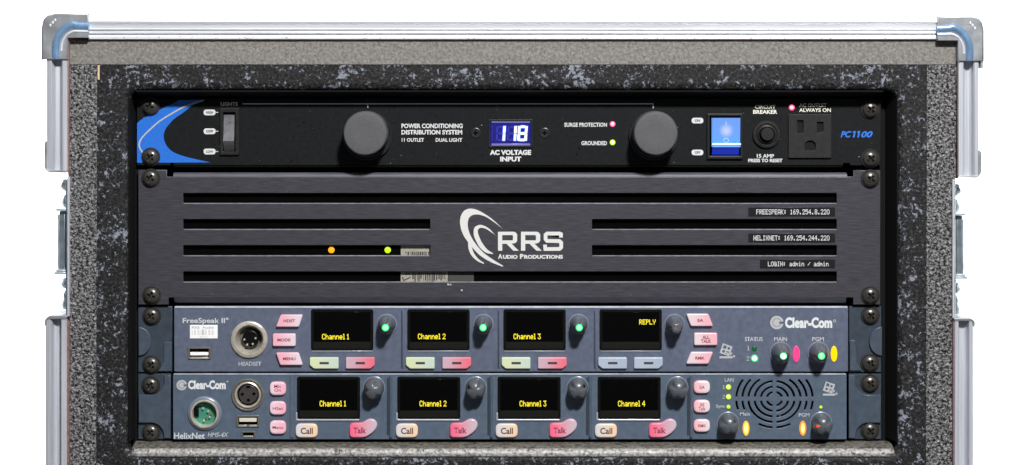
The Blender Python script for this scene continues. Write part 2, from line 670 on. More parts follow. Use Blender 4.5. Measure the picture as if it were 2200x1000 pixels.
def stroke(pts, w):
    """outline of an open polyline with mitred joints, width w"""
    P = [Vector(p) for p in pts]
    Lf, Rt = [], []
    for i, p in enumerate(P):
        if i == 0:
            t = (P[1] - P[0]).normalized()
            n = Vector((-t.y, t.x))
            m = 1
        elif i == len(P) - 1:
            t = (P[-1] - P[-2]).normalized()
            n = Vector((-t.y, t.x))
            m = 1
        else:
            t1 = (P[i] - P[i - 1]).normalized()
            t2 = (P[i + 1] - P[i]).normalized()
            n1, n2 = Vector((-t1.y, t1.x)), Vector((-t2.y, t2.x))
            n = (n1 + n2).normalized()
            m = 1 / max(.5, n.dot(n1))
        ww = w[i] if isinstance(w, (list, tuple)) else w
        Lf.append(p + n * ww / 2 * m)
        Rt.append(p - n * ww / 2 * m)
    return [tuple(q) for q in Lf + Rt[::-1]]


def smooth_path(pts, n=6):
    P = [Vector(p) for p in pts]
    P = [P[0] * 2 - P[1]] + P + [P[-1] * 2 - P[-2]]
    out = []
    for i in range(1, len(P) - 2):
        for j in range(n):
            t = j / n
            a, b, c, d = P[i - 1], P[i], P[i + 1], P[i + 2]
            out.append(tuple(.5 * ((2 * b) + (c - a) * t + (2 * a - 5 * b + 4 * c - d) * t * t + (3 * b - a - 3 * c + d) * t ** 3)))
    out.append(tuple(P[-2]))
    return out


def flat(name, loops, d, mat, parent, lift=.6, label=None):
    """printed shape lying on a face (0.1 mm thick)"""
    return prism(name, loops, d + lift, d + .1, mat, parent, bevel=0, label=label)


# ------------------------------------------------------------------ backdrop (white studio sweep)
FLOOR = -0.78
me = bpy.data.meshes.new('backdrop')
prof = [(-0.10, FLOOR), (0.9, FLOOR)]
for i in range(1, 12):
    a = -PI / 2 + (PI / 2) * i / 12
    prof.append((.9 + 1.0 * math.cos(a), FLOOR + 1.0 + 1.0 * math.sin(a)))
prof += [(1.9, FLOOR + 1.0), (1.9, 2.6)]
V = [(s, y, z) for y, z in prof for s in (-3.6, 3.6)]
F = [(2 * i, 2 * i + 1, 2 * i + 3, 2 * i + 2) for i in range(len(prof) - 1)]
me.from_pydata(V, [], F)
me.update()
me.shade_smooth()
me.materials.append(M('white_paper_backdrop', (.90, .90, .90), .9, var=(3, .01)))
bd = bpy.data.objects.new('backdrop', me)
COL.objects.link(bd)
bd['kind'] = 'structure'
me = bpy.data.meshes.new('floor')
me.from_pydata([(-3.6, -3.2, FLOOR - .004), (3.6, -3.2, FLOOR - .004), (3.6, 2.2, FLOOR - .004), (-3.6, 2.2, FLOOR - .004)], [], [(0, 1, 2, 3)])
me.materials.append(M('dark_studio_floor', (.05, .05, .052), .8, var=(6, .15)))
fl_ = bpy.data.objects.new('floor', me)
COL.objects.link(fl_)
fl_['kind'] = 'structure'

# ------------------------------------------------------------------ the case
YB = YC - (FLOOR / U)                 # drawing height of the floor
case = thing('rack_case', 'black and grey road case with silver aluminium edges that holds the stacked rack units', 'case', 1100, YB, 0)
# shell
SX0, SX1, SY0 = 147, 2050, 50
BACK = -1500
box('shell_panel', SX0, SY0, SX0 + 34, YB - 12, 50, BACK, SHELL, case)
box('shell_panel', SX1 - 34, SY0, SX1, YB - 12, 50, BACK, SHELL, case)
box('shell_panel', SX0 + 36, SY0, SX1 - 36, SY0 + 34, 50, BACK, SHELL, case)
box('shell_panel', SX0 + 36, YB - 46, SX1 - 36, YB - 12, 50, BACK, SHELL, case)
box('back_panel', SX0 + 36, SY0 + 36, SX1 - 36, YB - 48, BACK + 60, BACK + 30, CAV, case)
# inner carcass behind the opening
box('inner_wall', 250, 150, 270, 1010, 30, -1200, CAV, case)
box('inner_wall', 1931, 150, 1951, 1010, 30, -1200, CAV, case)
box('inner_wall', 272, 168, 1929, 188, 30, -1200, CAV, case)
box('inner_wall', 272, 978, 1929, 998, 30, -1200, CAV, case)
box('inner_wall', 272, 190, 1929, 976, -1100, -1120, CAV, case)
box('rack_rail', 284, 192, 352, 974, -4, -40, RAILM, case)
box('rack_rail', 1838, 192, 1910, 974, -4, -40, RAILM, case)
# speckled front frame with the rounded opening
FD = 56
prism('front_frame', [[(188, 118), (2012, 118), (2008, 1000), (2008, YB - 52), (182, YB - 52), (185, 1000)],
                      roundpoly([(277, 195), (1927, 195), (1930, 974), (274, 974)], 24, 6)],
      FD, 12, FRAMEM, case, bevel=16, res=5)
# worn rounded sill of the opening
sp = [(945, 6), (945, 14)]
for i in range(9):
    a = PI / 2 * i / 8
    sp.append((947 + 31 * (1 - math.cos(a)) * 1.0, 16 + 41 * math.sin(a)))
sp = [(958, 2), (959.5, 16), (961.5, 30), (964, 42), (967.5, 51), (972, 56.5), (977, 58), (981.5, 56), (983, 50), (983, 2)]
sweep('sill', sp, 'x', 282, 1922, 58, SILLD, case, 'scuffed lower sill of the opening', angle=.8)
sweep('worn_edge', [(966.5, 40), (966.5, 51), (968.5, 55), (972, 58), (977, 59.4), (981.5, 57.6), (983.4, 50), (983.4, 40)], 'x', 287, 1915, 60, SILLM, case, 'bright worn front edge of the sill', angle=.8)
# inner reveal strips (sloping, black)
sweep('reveal', [(276, 50), (278, 50), (281, -2), (274, -3), (270, 20)], 'y', 205, 950, 50, RAILM, case)
sweep('reveal', [(1929, 50), (1927, 50), (1912, -2), (1920, -3), (1934, 20)], 'y', 205, 950, 50, RAILM, case)
sweep('reveal', [(195, 50), (198, 50), (210, -2), (205, -3), (188, 20)], 'x', 292, 1898, 50, RAILM, case)
# pale foam header and coarse foam sides
box('foam_strip', 149, 87, 2056, 139.4, 57.6, 57 - 30, FOAMT, case, 1.2, label='pale grey foam strip under the top edge')
prism('side_foam', [(149, 139.8), (208, 139.8), (206, 1000), (203, YB - 50), (149, YB - 50)], 59, 30, FOAMS, case, 2, label='coarse dark grey foam down the left side')
prism('side_foam', [(1991.5, 139.8), (2056, 139.8), (2047, 1000), (2047, YB - 50), (1985.5, YB - 50)], 59, 30, FOAMS, case, 2, label='coarse dark grey foam down the right side')
box('wood_edge', 209.5, 140.5, 213.4, 172, 60.5, 50, WOOD, case, .6)
box('plywood_edge', 146, 85.8, 2058, 88.2, 60, 20, PLYRED, case, .4)
box('plywood_edge', 146, 88, 148.6, 378, 66, 30, PLYRED, case, .4)
box('plywood_edge', 2056.8, 88, 2059.2, 384, 66, 30, PLYRED, case, .4)
box('edge_flange', 144.6, 380, 148.8, 680, 67, 20, ALU_V, case, .6)
box('edge_flange', 2046.5, 386, 2051, 684, 67, 20, ALU_V, case, .6)
box('plywood_edge', 143.6, 690, 148.4, YB - 50, 66, 30, PLYRED, case, .4)
box('plywood_edge', 2047.2, 690, 2049.6, YB - 50, 66, 30, PLYRED, case, .4)


def ext_profile(u0, u1, flip=False):
    """aluminium edge channel: flat lip, rounded groove, flat lip"""
    W = u1 - u0
    pts = [(0, 20), (0, 66), (.03, 70), (.20, 72), (.26, 71), (.30, 66), (.36, 63.5), (.46, 62.5), (.56, 63.5), (.62, 66.5), (.655, 70),
           (.68, 66), (.72, 70.5), (.78, 72), (.96, 71), (1, 68), (1, 20)]
    if flip:
        pts = [(1 - u, d) for u, d in pts][::-1]
    return [(u0 + u * W, d) for u, d in pts]


sweep('edge_extrusion', [(37, -40), (37, 66), (38.5, 70), (47, 72), (50, 71), (53, 67.5), (62, 66.5), (63.5, 69.5), (65, 66), (72, 66.5), (74, 61), (76, 64),
                         (78, 65), (84, 65), (85.5, 62), (85.5, 20), (50, 20), (50, -40)],
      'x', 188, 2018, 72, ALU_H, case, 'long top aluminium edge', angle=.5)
vl = [(98, -40), (98, 64), (100, 69), (104, 71), (111, 71.5), (113, 67), (116, 58), (122, 55), (127, 55), (130, 58), (132, 69), (135, 71.5), (143.5, 71), (145, 68), (145, 20), (112, 20), (112, -40)]
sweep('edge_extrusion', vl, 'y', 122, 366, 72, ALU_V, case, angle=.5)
vr = [(2058.5, 20), (2058.5, 68), (2060, 71), (2069, 71.5), (2071, 69), (2073, 58), (2078, 55), (2086, 55), (2090, 58), (2092, 69), (2095, 71.5), (2102, 71), (2105, 67), (2106, 60), (2106, -40), (2092, -40), (2092, 20)]
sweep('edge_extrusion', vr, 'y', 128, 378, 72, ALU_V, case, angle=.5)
vl2 = [(95, -40), (95, 64), (97, 69), (101, 71), (107, 71.5), (110, 68), (113, 56), (118, 53), (126, 53), (129, 57), (130.5, 69), (132, 71.5), (140, 71), (142.5, 68), (142.5, 20), (110, 20), (110, -40)]
sweep('edge_extrusion', vl2, 'y', 686, YB - 10, 72, ALU_V, case, angle=.5)
vr2 = [(2050.5, 20), (2050.5, 68), (2052, 71), (2059, 71.5), (2060.5, 69), (2063, 56), (2067, 53), (2076, 53), (2080, 57), (2081.5, 69), (2083, 71.5), (2090, 71), (2094, 67), (2095, 60), (2095, -40), (2082, -40), (2082, 20)]
sweep('edge_extrusion', vr2, 'y', 690, YB - 10, 72, ALU_V, case, angle=.5)
sweep('edge_extrusion', ext_profile(YB - 48, YB - 1), 'x', 147, 2048, 72, ALU_H, case)
# rounded end caps of the broken edges
prism('end_cap', roundpoly([(95, 306), (101, 302), (101, 366), (144.5, 366), (144.5, 372), (104, 371), (95, 362)], 5), 73, -20, CAPM, case, 1)
prism('end_cap', roundpoly([(2059, 378), (2102, 378), (2102, 322), (2109, 326), (2109, 372), (2100, 383), (2059, 381)], 5), 73, -20, CAPM, case, 1)
prism('end_cap', roundpoly([(95, 700), (95, 688), (104, 679), (143, 679), (143, 686), (102, 686), (99, 700)], 4), 73, -20, CAPM, case, 1)
prism('end_cap', roundpoly([(2050, 684), (2086, 684), (2095, 690), (2095, 702), (2091, 702), (2089, 690), (2050, 690)], 4), 73, -20, CAPM, case, 1)


def corner(sx, ox, oy, wx, wy, label):
    """sheet metal corner with a raised round bead; sx mirrors it"""
    X = lambda x: ox + sx * x
    pts = [(0, 26), (4, 12), (12, 4), (26, 0), (wx, 0), (wx, 52), (54, 52), (54, wy), (0, wy)]
    pts = [(X(x), oy + y) for x, y in pts]
    if sx < 0:
        pts = pts[::-1]
    c = prism('corner_cap', pts, 76, 58, CAPM, case, 2, label=label)
    rim = [(X(wx + 3), oy + 1.2, 66), (X(30), oy + 1.2, 66), (X(13), oy + 5, 66), (X(5), oy + 13, 66), (X(1), oy + 30, 66), (X(1), oy + wy + 1, 66)]
    tube('rim', rim, 2.2, CAPM, c, (X(20), oy + 20, 66), 8, 4.5)
    path = smooth_path([(wx + 1, 27), (wx - 22, 26), (64, 24), (46, 34), (33, 52), (29, 74), (30, wy - 1)], 6)
    tube('bead', [(X(x), oy + y, 74) for x, y in path], 9.0, BALLM, c, (X(40), oy + 40, 74), 14, .75)
    path = smooth_path([(wx, 38), (wx - 22, 37.5), (66, 38), (52, 46), (43, 62), (41, 80)], 6)
    tube('bead_highlight', [(X(x), oy + y, 75) for x, y in path], 2.6, ALU_H, c, (X(50), oy + 50, 75), 8, 1)  # thin bright ridge stands in for the white highlight inside the bead
    for (x, y) in ((17, 25), (22, 19), (27, 14)):
        disc('embossed_mark', X(x), oy + y, 2.4, 77.5, 74, ALU_H, c, 3.4, 1)
    return c


corner(1, 91, 30, 99, 98, 'left top corner cap with a blue reflection coloured onto its bead')
corner(-1, 2112, 36, 98, 96, 'right top corner cap with a blue reflection coloured onto its bead')
box('corner_flange', 2107, 128, 2112.5, 147, 74, -20, CAPM, case, .8)


def latch(s, edge, yo, label):
    X = lambda x: edge + s * x
    def bx(nm, a, b, y0, y1, f, bk, m, par, bev=1.):
        x0, x1 = sorted((X(a), X(b)))
        return box(nm, x0, y0 + yo, x1, y1 + yo, f, bk, m, par, bev)
    L = bx('latch', 0, 3, 386, 676, 40, -260, STEEL, case)
    L['label'] = label
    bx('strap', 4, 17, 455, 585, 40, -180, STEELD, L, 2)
    bx('strap', 18, 20, 462, 580, 30, -180, STEEL, L, 1)
    bx('hinge_plate', 1, 24, 449, 454, 50, -190, STEEL, L, 1)
    bx('hinge_plate', 1, 28, 585, 590, 50, -190, STEEL, L, 1)
    bx('hinge_plate', 3, 24, 580, 584, 46, -190, STEEL, L, 1)
    for cy, ry, h in ((398, 13, 12), (432, 14, 9), (609, 12, 11), (634, 10, 6), (652, 14, 9)):
        V, F = [], []
        for i in range(7):
            a = PI / 2 * i / 6
            for j in range(16):
                t = 2 * PI * j / 16
                V.append((s * h * math.sin(a), ry * math.cos(a) * math.sin(t), ry * math.cos(a) * math.cos(t)))
        for i in range(6):
            for j in range(16):
                q, r = i * 16 + j, i * 16 + (j + 1) % 16
                F.append((q, r, r + 16, q + 16))
        mesh_local('rivet', V, F, STEEL, L, (X(3), cy + yo, 22))
    return L


latch(-1, 144, 0, 'zinc plated latch on the left side')
latch(1, 2051, 10, 'zinc plated latch on the right side')


# ------------------------------------------------------------------ screws (parts of their units)
def screw_mesh():
    R, seg, rings = 17.0, 48, 15
    V, F = [], []
    V.append((0, 0, 3.2))
    for i in range(1, rings + 1):
        r = R * i / rings
        for j in range(seg):
            t = 2 * PI * j / seg
            x, y = r * math.cos(t), r * math.sin(t)
            h = 11.5 * math.sqrt(max(0, 1 - (r / (R * 1.02)) ** 2)) ** .8
            a, b = abs(x), abs(y)
            if (a < 2.1 and b < 8) or (b < 2.1 and a < 8):
                h = 3.0
            V.append((x, y, h))
    for j in range(seg):
        F.append((0, 1 + (j + 1) % seg, 1 + j))
    for i in range(rings - 1):
        for j in range(seg):
            a, b = 1 + i * seg + j, 1 + i * seg + (j + 1) % seg
            F.append((a, b, b + seg, a + seg))
    return V, [f[::-1] if len(f) == 3 else f for f in F]


SCREW = None


def screw(parent, x, y, d, rot=0.):
    """pan head cross screw with its cup washer"""
    global SCREW
    if SCREW is None:
        V, F = screw_mesh()
        s = mesh_local('screw', V, F, SCREWM, parent, (x, y, d + 1.5), angle=.9)
        lathe('washer', x, y, d + .2, [(20.5, 0), (20.5, 1.2), (19.4, 2.6), (17.6, 2.6), (17.2, 1.0), (15, .9)], WASHM, s, 40, cap=False)
        s.rotation_euler = (0, rot, 0)
        SCREW = s
        return s
    return dup_tree(SCREW, parent, (x, y, d + 1.5), rot)


def leds(parent, x, y, r, d, outer, core, name='indicator_lamp', label=None):
    o = lathe(name, x, y, d, [(r, 0), (r, 1.5), (r * .8, 3), (r * .62, 3.4)], outer, parent, 24, label=label)
    if core:
        lathe('lens', x, y, d + 3.5, [(r * .64, 0), (r * .45, 1), (.5, 1.4)], core, o, 20)
    return o


# ------------------------------------------------------------------ unit 1: power conditioner
pc = thing('power_conditioner', 'black power conditioner with a lit blue voltage display, two round knobs and an outlet', 'power conditioner', 1100, 356, 0)
PF = 8
face_holes = [rect(1053, 261, 1141, 313), rect(1525, 250, 1591, 335), rect(479, 242, 505, 326)]
prism('faceplate', [[(294, 212), (1893, 212), (1893, 356), (1826, 356), (1826, 351), (1812, 351), (1812, 356), (372, 356), (372, 350), (366, 350), (366, 356), (294, 356)]] + face_holes,
      PF, 0, BLK, pc, 1.2)
box('lower_lip', 374, 356.5, 1810, 359.5, 4, -30, BLKP, pc, .8)
# blue swoosh print
inner = smooth_path([(436, 215), (412, 228), (394, 242), (372, 258), (356, 277), (351.5, 293), (355, 308), (364, 321), (380, 331), (410, 340), (452, 349.5)], 5)
flat('blue_swoosh', [(294.5, 350), (294.5, 265), (309, 253), (330, 247), (341, 237), (374, 222), (384, 215.5)] + inner, PF, BLUEG, pc, .5)
flat('pinstripe', stroke(smooth_path([(437, 216), (400, 228), (375, 241), (344, 260), (322, 279), (308, 293), (301.5, 302), (299, 311), (300.5, 319), (306, 328)], 5), 3.2), PF, SILV, pc, 1.2)
for x, y, r in ((323, 229.5, .2), (324, 338, .78), (1870, 236, .75), (1870, 341, .9)):
    screw(pc, x, y, PF, r)
# lights rocker switch
text('LIGHTS', 474, 511, 220, 228, PF, DIMP, pc, .03)
sw = prism('rocker_switch', [rect(472, 232, 514, 334, 2), rect(479, 242, 505, 326, 1)], PF + 5, PF - 2, BLKP, pc, 1.5)
rk = mesh_local('rocker', [(-11.5, -39, -3), (11.5, -39, -3), (11.5, 8, 3), (-11.5, 8, 3), (-11.5, 18, 9), (11.5, 18, 9), (-11.5, 21, 7), (11.5, 21, 7),
                           (-11.5, 40, -8), (11.5, 40, -8), (-11.5, -39, -16), (11.5, -39, -16), (-11.5, 40, -16), (11.5, 40, -16)],
                [(0, 3, 2, 1), (3, 4, 5, 2), (4, 6, 7, 5), (6, 8, 9, 7), (8, 12, 13, 9), (0, 1, 11, 10), (0, 10, 12, 8, 6, 4, 3), (1, 2, 5, 7, 9, 13, 11)],
                BLKG, sw, (492, 285, PF))
for y, t in ((242, 'HIGH'), (282.5, 'OFF'), (326, 'LOW')):
    flat('name_pill', rect(437.5, y - 6.2, 463, y + 6.2, 5), PF, WHITE, pc)
    flat('pointer_line', rect(463, y - 1, 469, y + 1), PF, SILV, pc)
    text(t, 443, 458, y - 2.6, y + 2.6, PF + .6, DTXT, pc, .02)
flat('printed_line', rect(521, 222.2, 1404.6, 224.8), PF, GREYP, pc)
flat('printed_line', rect(788.6, 225, 791.4, 232), PF, GREYP, pc)
flat('printed_line', rect(1402, 225, 1404.6, 233), PF, GREYP, pc)
# large knobs
for (bx_, by_, cx_, cy_) in ((790, 292, 789, 285), (1404, 292, 1404.5, 285)):
    kn = lathe('light_knob', cx_, cy_, PF + 3, [(45, 0), (46.5, 10), (47.2, 50), (47, 56), (46, 60), (44.2, 62.2), (40, 62.8), (20, 62.2), (1, 62)], KNOBM, pc, 64,
               label='left of the two round knobs' if cx_ < 1000 else 'right of the two round knobs')
    lathe('skirt', bx_, by_, PF, [(53, 0), (53, 7), (52, 9), (50, 9), (49.5, 6), (47, 5.5), (46.5, 9), (44, 10)], KNOBS, kn, 64, cap=False)
text('POWER CONDITIONING', 862.5, 994, 266, 276, PF, WHITE, pc, .035)
text('DISTRIBUTION SYSTEM', 862.5, 993, 279.5, 289.5, PF, WHITE, pc, .035)
text('11 OUTLET', 863, 911, 297, 305, PF, WHITE, pc, .025)
text('DUAL LIGHT', 936, 993, 297, 305, PF, WHITE, pc, .025)
for x in (1022, 1170):
    sm = lathe('small_screw', x, 286, PF, [(11, 0), (11, 1.2), (9.6, 1.8), (8.8, .8), (4, .6)], KNOBS, pc, 28)
    flat('cross_recess', [(x - 1.4, 281), (x + 1.4, 281), (x + 1.4, 284.6), (x + 5, 284.6), (x + 5, 287.4), (x + 1.4, 287.4), (x + 1.4, 291), (x - 1.4, 291), (x - 1.4, 287.4), (x - 5, 287.4), (x - 5, 284.6), (x - 1.4, 284.6)],
         PF + .8, HOLE, sm)
# voltage display
vd = prism('voltage_display', [rect(1049, 256.5, 1145, 317.5, 1), rect(1053, 261, 1141, 313)], PF + 2.5, PF - 8, BLKP, pc, 1)
box('display_screen', 1053.5, 261.5, 1140.5, 312.5, PF - 3, PF - 8, D_BACK, vd, .3)
box('bezel_bar', 1056, 260, 1139, 264.5, PF + .5, PF - 4, D_BAR, vd, 1)  # lighter bezel bars, given an emission of their own
box('bezel_bar', 1056, 309, 1139, 315, PF + 1.5, PF - 4, D_BAR, vd, 1.5)
for i in range(6):
    flat('display_mark', rect(1056, 272 + i * 5.5, 1059, 274 + i * 5.5), PF - 3, D_GHOST, vd)


def digit(x, y, w_, h_, on, d):
    g = 1.2
    t = 3.8
    sl = .06
    def q(a, b, c, e):
        return [(x + (px_) + (h_ - (py_)) * sl, y + py_) for px_, py_ in ((a, b), (c, b), (c, e), (a, e))]
    segs = {'a': (t + g, 0, w_ - t - g, t), 'b': (w_ - t, g, w_, h_ / 2 - g), 'c': (w_ - t, h_ / 2 + g, w_, h_ - g),
            'd': (t + g, h_ - t, w_ - t - g, h_), 'e': (0, h_ / 2 + g, t, h_ - g), 'f': (0, g, t, h_ / 2 - g), 'g': (t + g, h_ / 2 - t / 2, w_ - t - g, h_ / 2 + t / 2)}
    for s_, (a, b, c, e) in segs.items():
        if s_ in on:
            flat('segment', q(a - 1.6, b - 1.6, c + 1.6, e + 1.6), d, D_GLOW, vd, .5)  # larger blue underlay shapes the glow around a lit segment
            flat('lit_segment', q(a + .2, b + .2, c - .2, e - .2), d + .6, D_SEG, vd, .6)
        else:
            flat('segment', q(a, b, c, e), d, D_GHOST, vd, .5)


digit(1065, 271, 19, 32, 'bc', PF - 3)
digit(1089, 271, 19, 32, 'bc', PF - 3)
digit(1112, 271, 19, 32, 'abcdefg', PF - 3)
text('AC VOLTAGE', 1052.5, 1141, 322.5, 333.5, PF, WHITE, pc, .05)
text('INPUT', 1074.5, 1120, 337, 347.5, PF, WHITE, pc, .05)
text('SURGE PROTECTION', 1212.5, 1304, 264, 273, PF, WHITE, pc, .03)
text('GROUNDED', 1249, 1304, 303.5, 312.5, PF, WHITE, pc, .03)
leds(pc, 1316, 267, 6.0, PF, L_RED, L_REDC, label='red surge protection lamp')
leds(pc, 1316, 306.5, 6.0, PF, L_GRN, L_GRNC, label='lime green grounded lamp')
for y, t in ((259.5, 'ON'), (328, 'OFF')):
    flat('name_pill', rect(1486, y - 6, 1511, y + 6, 5), PF, WHITE, pc)
    text(t, 1493, 1504, y - 2.6, y + 2.6, PF + .6, DTXT, pc, .02)
# lit power rocker
pr = prism('power_switch', [rect(1519, 244, 1596.5, 342.5, 2), rect(1525, 250, 1591, 335, 1)], PF + 6, PF - 10, BLKP, pc, 1.8)
mesh_local('lit_rocker', [(-30, -31, 5), (30, -31, 5), (30, 21, 0), (-30, 21, 0), (-30, 31, 9), (30, 31, 9), (-30, -31, -16), (30, -31, -16), (-30, 31, -16), (30, 31, -16)],
           [(0, 3, 2, 1), (3, 4, 5, 2), (0, 1, 7, 6), (4, 8, 9, 5), (0, 6, 8, 4, 3), (1, 2, 5, 9, 7)], R_TOP, pr, (1560, 285, PF))
mesh_local('rocker_highlight', [(-30, -1.6, 0), (31.5, -1.6, 0), (31.5, 1.6, 2), (-30, 1.6, 2), (-30, 1.6, -2), (31.5, 1.6, -2)], [(0, 3, 2, 1), (3, 4, 5, 2)], R_EDGE, pr, (1560, 310, PF + 8))  # highlight line along the rocker, put in as a glowing strip
mesh_local('rocker_foot', [(-29, -9, 6), (29, -9, 6), (29, 9, -6), (-29, 9, -6), (-29, 9, -12), (29, 9, -12)], [(0, 3, 2, 1), (3, 4, 5, 2)], R_LOW, pr, (1559, 324, PF))
flat('power_mark', rect(1559.3, 261.5, 1560.7, 270), PF + 3.9, R_GLOW2, pr)
flat('power_mark', [ell(1560, 302, 6, 5, 20), ell(1560, 302, 4.6, 3.6, 20)], PF + 6.5, R_GLOW2, pr)
# circuit breaker
text('CIRCUIT', 1622, 1666, 226, 234, PF, DIMP, pc, .02)
text('BREAKER', 1618, 1670, 236.5, 245, PF, DIMP, pc, .03)
cb = lathe('circuit_breaker', 1646.5, 289, PF, [(30, 0), (30, 4), (28.6, 6), (24, 6.4), (22, 5), (20.5, 5), (19.5, 9), (17.5, 9.6), (16, 7)], BLKP, pc, 48, cap=False)
lathe('reset_button', 1647, 288, PF + 2, [(16, 0), (14.5, 3), (14, 14), (13, 16), (1, 16.2)], KNOBS, cb, 40)
text('15 AMP', 1626, 1663, 331.5, 339.5, PF, WHITE, pc, .03)
text('PRESS TO RESET', 1607.5, 1681, 341.5, 349, PF, WHITE, pc, .035)
leds(pc, 1701, 231.5, 6.2, PF, L_RED, L_REDC, label='red always on outlet lamp')
text('AC OUTLET', 1717, 1776, 222.5, 230.5, PF, DIMP, pc, .02)
text('ALWAYS ON', 1717, 1785, 233, 241, PF, DIMP, pc, .02)
gnd = [(1729.5, 324), (1729.5, 312)] + [(1741 + 11.5 * math.cos(a), 312 + 9.5 * math.sin(a)) for a in [PI + PI * i / 10 for i in range(1, 10)]] + [(1752.5, 312), (1752.5, 324)]
ol = prism('outlet', [rect(1694, 246, 1786.5, 340, 1), rect(1713, 259, 1726, 287), rect(1755.5, 262.5, 1769, 285), gnd], PF + 5, PF - 1, M('outlet_charcoal', (.019, .0195, .020), .5, 0, .25, var=(300, .15), bump=(900, .15)), pc, 1)
box('slot_floor', 1700, 252, 1780, 334, PF - 1.2, PF - 2.2, HOLE, ol, .2)
for (x, y) in ((1719, 280), (1762, 279), (1745, 320), (1737, 320)):
    box('contact', x - 1, y - 7, x + 1.6, y + 4, PF - .2, PF - 1.1, BRASS, ol, .2)
text('PC', 1806, 1829, 282, 296, PF, BLUET, pc, .035, .30)
text('00', 1850, 1875, 282, 296, PF, BLUET, pc, .035, .30)
for x in (1831.5, 1841):
    flat('lettering', [(x + 2.6, 282), (x + 7.4, 282), (x + 4.2, 296), (x + .6, 296), (x + 3, 285.4), (x + .4, 286), (x + 1.0, 283.4)], PF, BLUET, pc)

# ------------------------------------------------------------------ unit 2: slotted vent panel
vp = thing('vent_panel', 'brushed charcoal two unit vent panel with long slots and an RRS Audio Productions logo', 'vent panel', 1100, 655, 0)
VF = 14
S_ = lambda x0, x1, y0, y1: rect(x0, y0, x1, y1, 1.6, 3)
slots = [S_(393.5, 1797.5, 415.5, 437), S_(393.5, 924, 471.5, 493), S_(1272, 1797.5, 471.5, 493), S_(393.5, 924, 527.5, 549.5), S_(1272, 1797.5, 527.5, 549.5), S_(393.5, 1797.5, 584, 606)]
prism('faceplate', [[(297, 365.5), (358.5, 365.5), (358.5, 380), (372, 380), (1821, 380), (1833, 380), (1833, 366.5), (1891.5, 366.5), (1891.5, 655), (1833, 655), (1833, 640), (1820, 640), (372, 640), (362, 640), (362, 655), (297, 655)]] + slots,
      VF, VF - 9, VENT, vp, 1.3)
tb = [(380, VF - 1)]
pf = [(381, VF - .2)]
for i in range(7):
    a = PI / 2 * i / 6
    pf.append((381 - 9 * math.sin(a) * 1.0, VF - .2 - 9 * (1 - math.cos(a))))
pf += [(372, -10), (374, -10), (378, VF - 9), (381, VF - 6)]
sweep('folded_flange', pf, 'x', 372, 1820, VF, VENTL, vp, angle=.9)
pf = [(639, VF - .2)]
for i in range(7):
    a = PI / 2 * i / 6
    pf.append((639 + 14 * math.sin(a), VF - .2 - 12 * (1 - math.cos(a))))
pf += [(653, -14), (650, -14), (642, VF - 9), (639, VF - 6)]
sweep('folded_flange', pf[::-1], 'x', 374, 1818, VF, VENT, vp, angle=.9)
for x0, x1, y in ((393.5, 1797.5, 437), (393.5, 924, 493), (1272, 1797.5, 493), (393.5, 924, 549.5), (1272, 1797.5, 549.5), (393.5, 1797.5, 606)):
    box('slot_edge_highlight', x0 + 2, y - .3, x1 - 2, y + 1.9, VF + .5, VF - 4, EDGEL, vp, .4)
for x, y, r in ((324, 383.5, .5), (326, 635, .35), (1870, 385, .6), (1870, 635.5, .75)):
    screw(vp, x, y, VF, r)
# logo
Z = lambda pts: [(840 + x / 4.167, 400 + y / 4.167) for x, y in pts]
outer1 = smooth_path([(1005, 388), (960, 345), (900, 292), (800, 228), (720, 203), (655, 222), (620, 290), (624, 370), (648, 440), (690, 505)], 5)
br = smooth_path([(690, 505), (694, 560), (718, 618), (768, 668), (834, 700)], 5)
br2 = smooth_path([(830, 688), (785, 655), (745, 605), (722, 545)], 5)
low = smooth_path([(722, 545), (800, 625), (900, 684), (1003, 724)], 5)
up = smooth_path([(1003, 714), (920, 664), (820, 590), (745, 500), (702, 420), (687, 340), (705, 278), (760, 255), (840, 272), (920, 322), (1003, 385)], 5)
flat('logo_swoosh', Z(outer1 + br[1:] + br2 + low[1:] + up[:-1]), VF, LOGO, vp, .8)
c2 = smooth_path([(937, 446), (885, 388), (830, 355), (785, 350), (745, 378), (742, 440), (765, 500), (800, 556), (852, 598), (915, 610)], 5)
c3 = smooth_path([(912, 602), (866, 572), (820, 515), (788, 450), (778, 400), (800, 376), (845, 382), (892, 410), (933, 440)], 5)
flat('logo_swoosh', Z(c2 + c3[:-1]), VF, LOGO, vp, .8)


def letterR(x):
    o = [(x, 580), (x, 410), (x + 140, 410), (x + 160, 417), (x + 172, 435), (x + 172, 490), (x + 160, 508), (x + 140, 515), (x + 120, 516), (x + 186, 580), (x + 138, 580), (x + 76, 518), (x + 38, 518), (x + 38, 580)]
    h = [(x + 38, 440), (x + 38, 487), (x + 128, 487), (x + 134, 481), (x + 134, 446), (x + 128, 440)]
    return [Z(o), Z(h)]


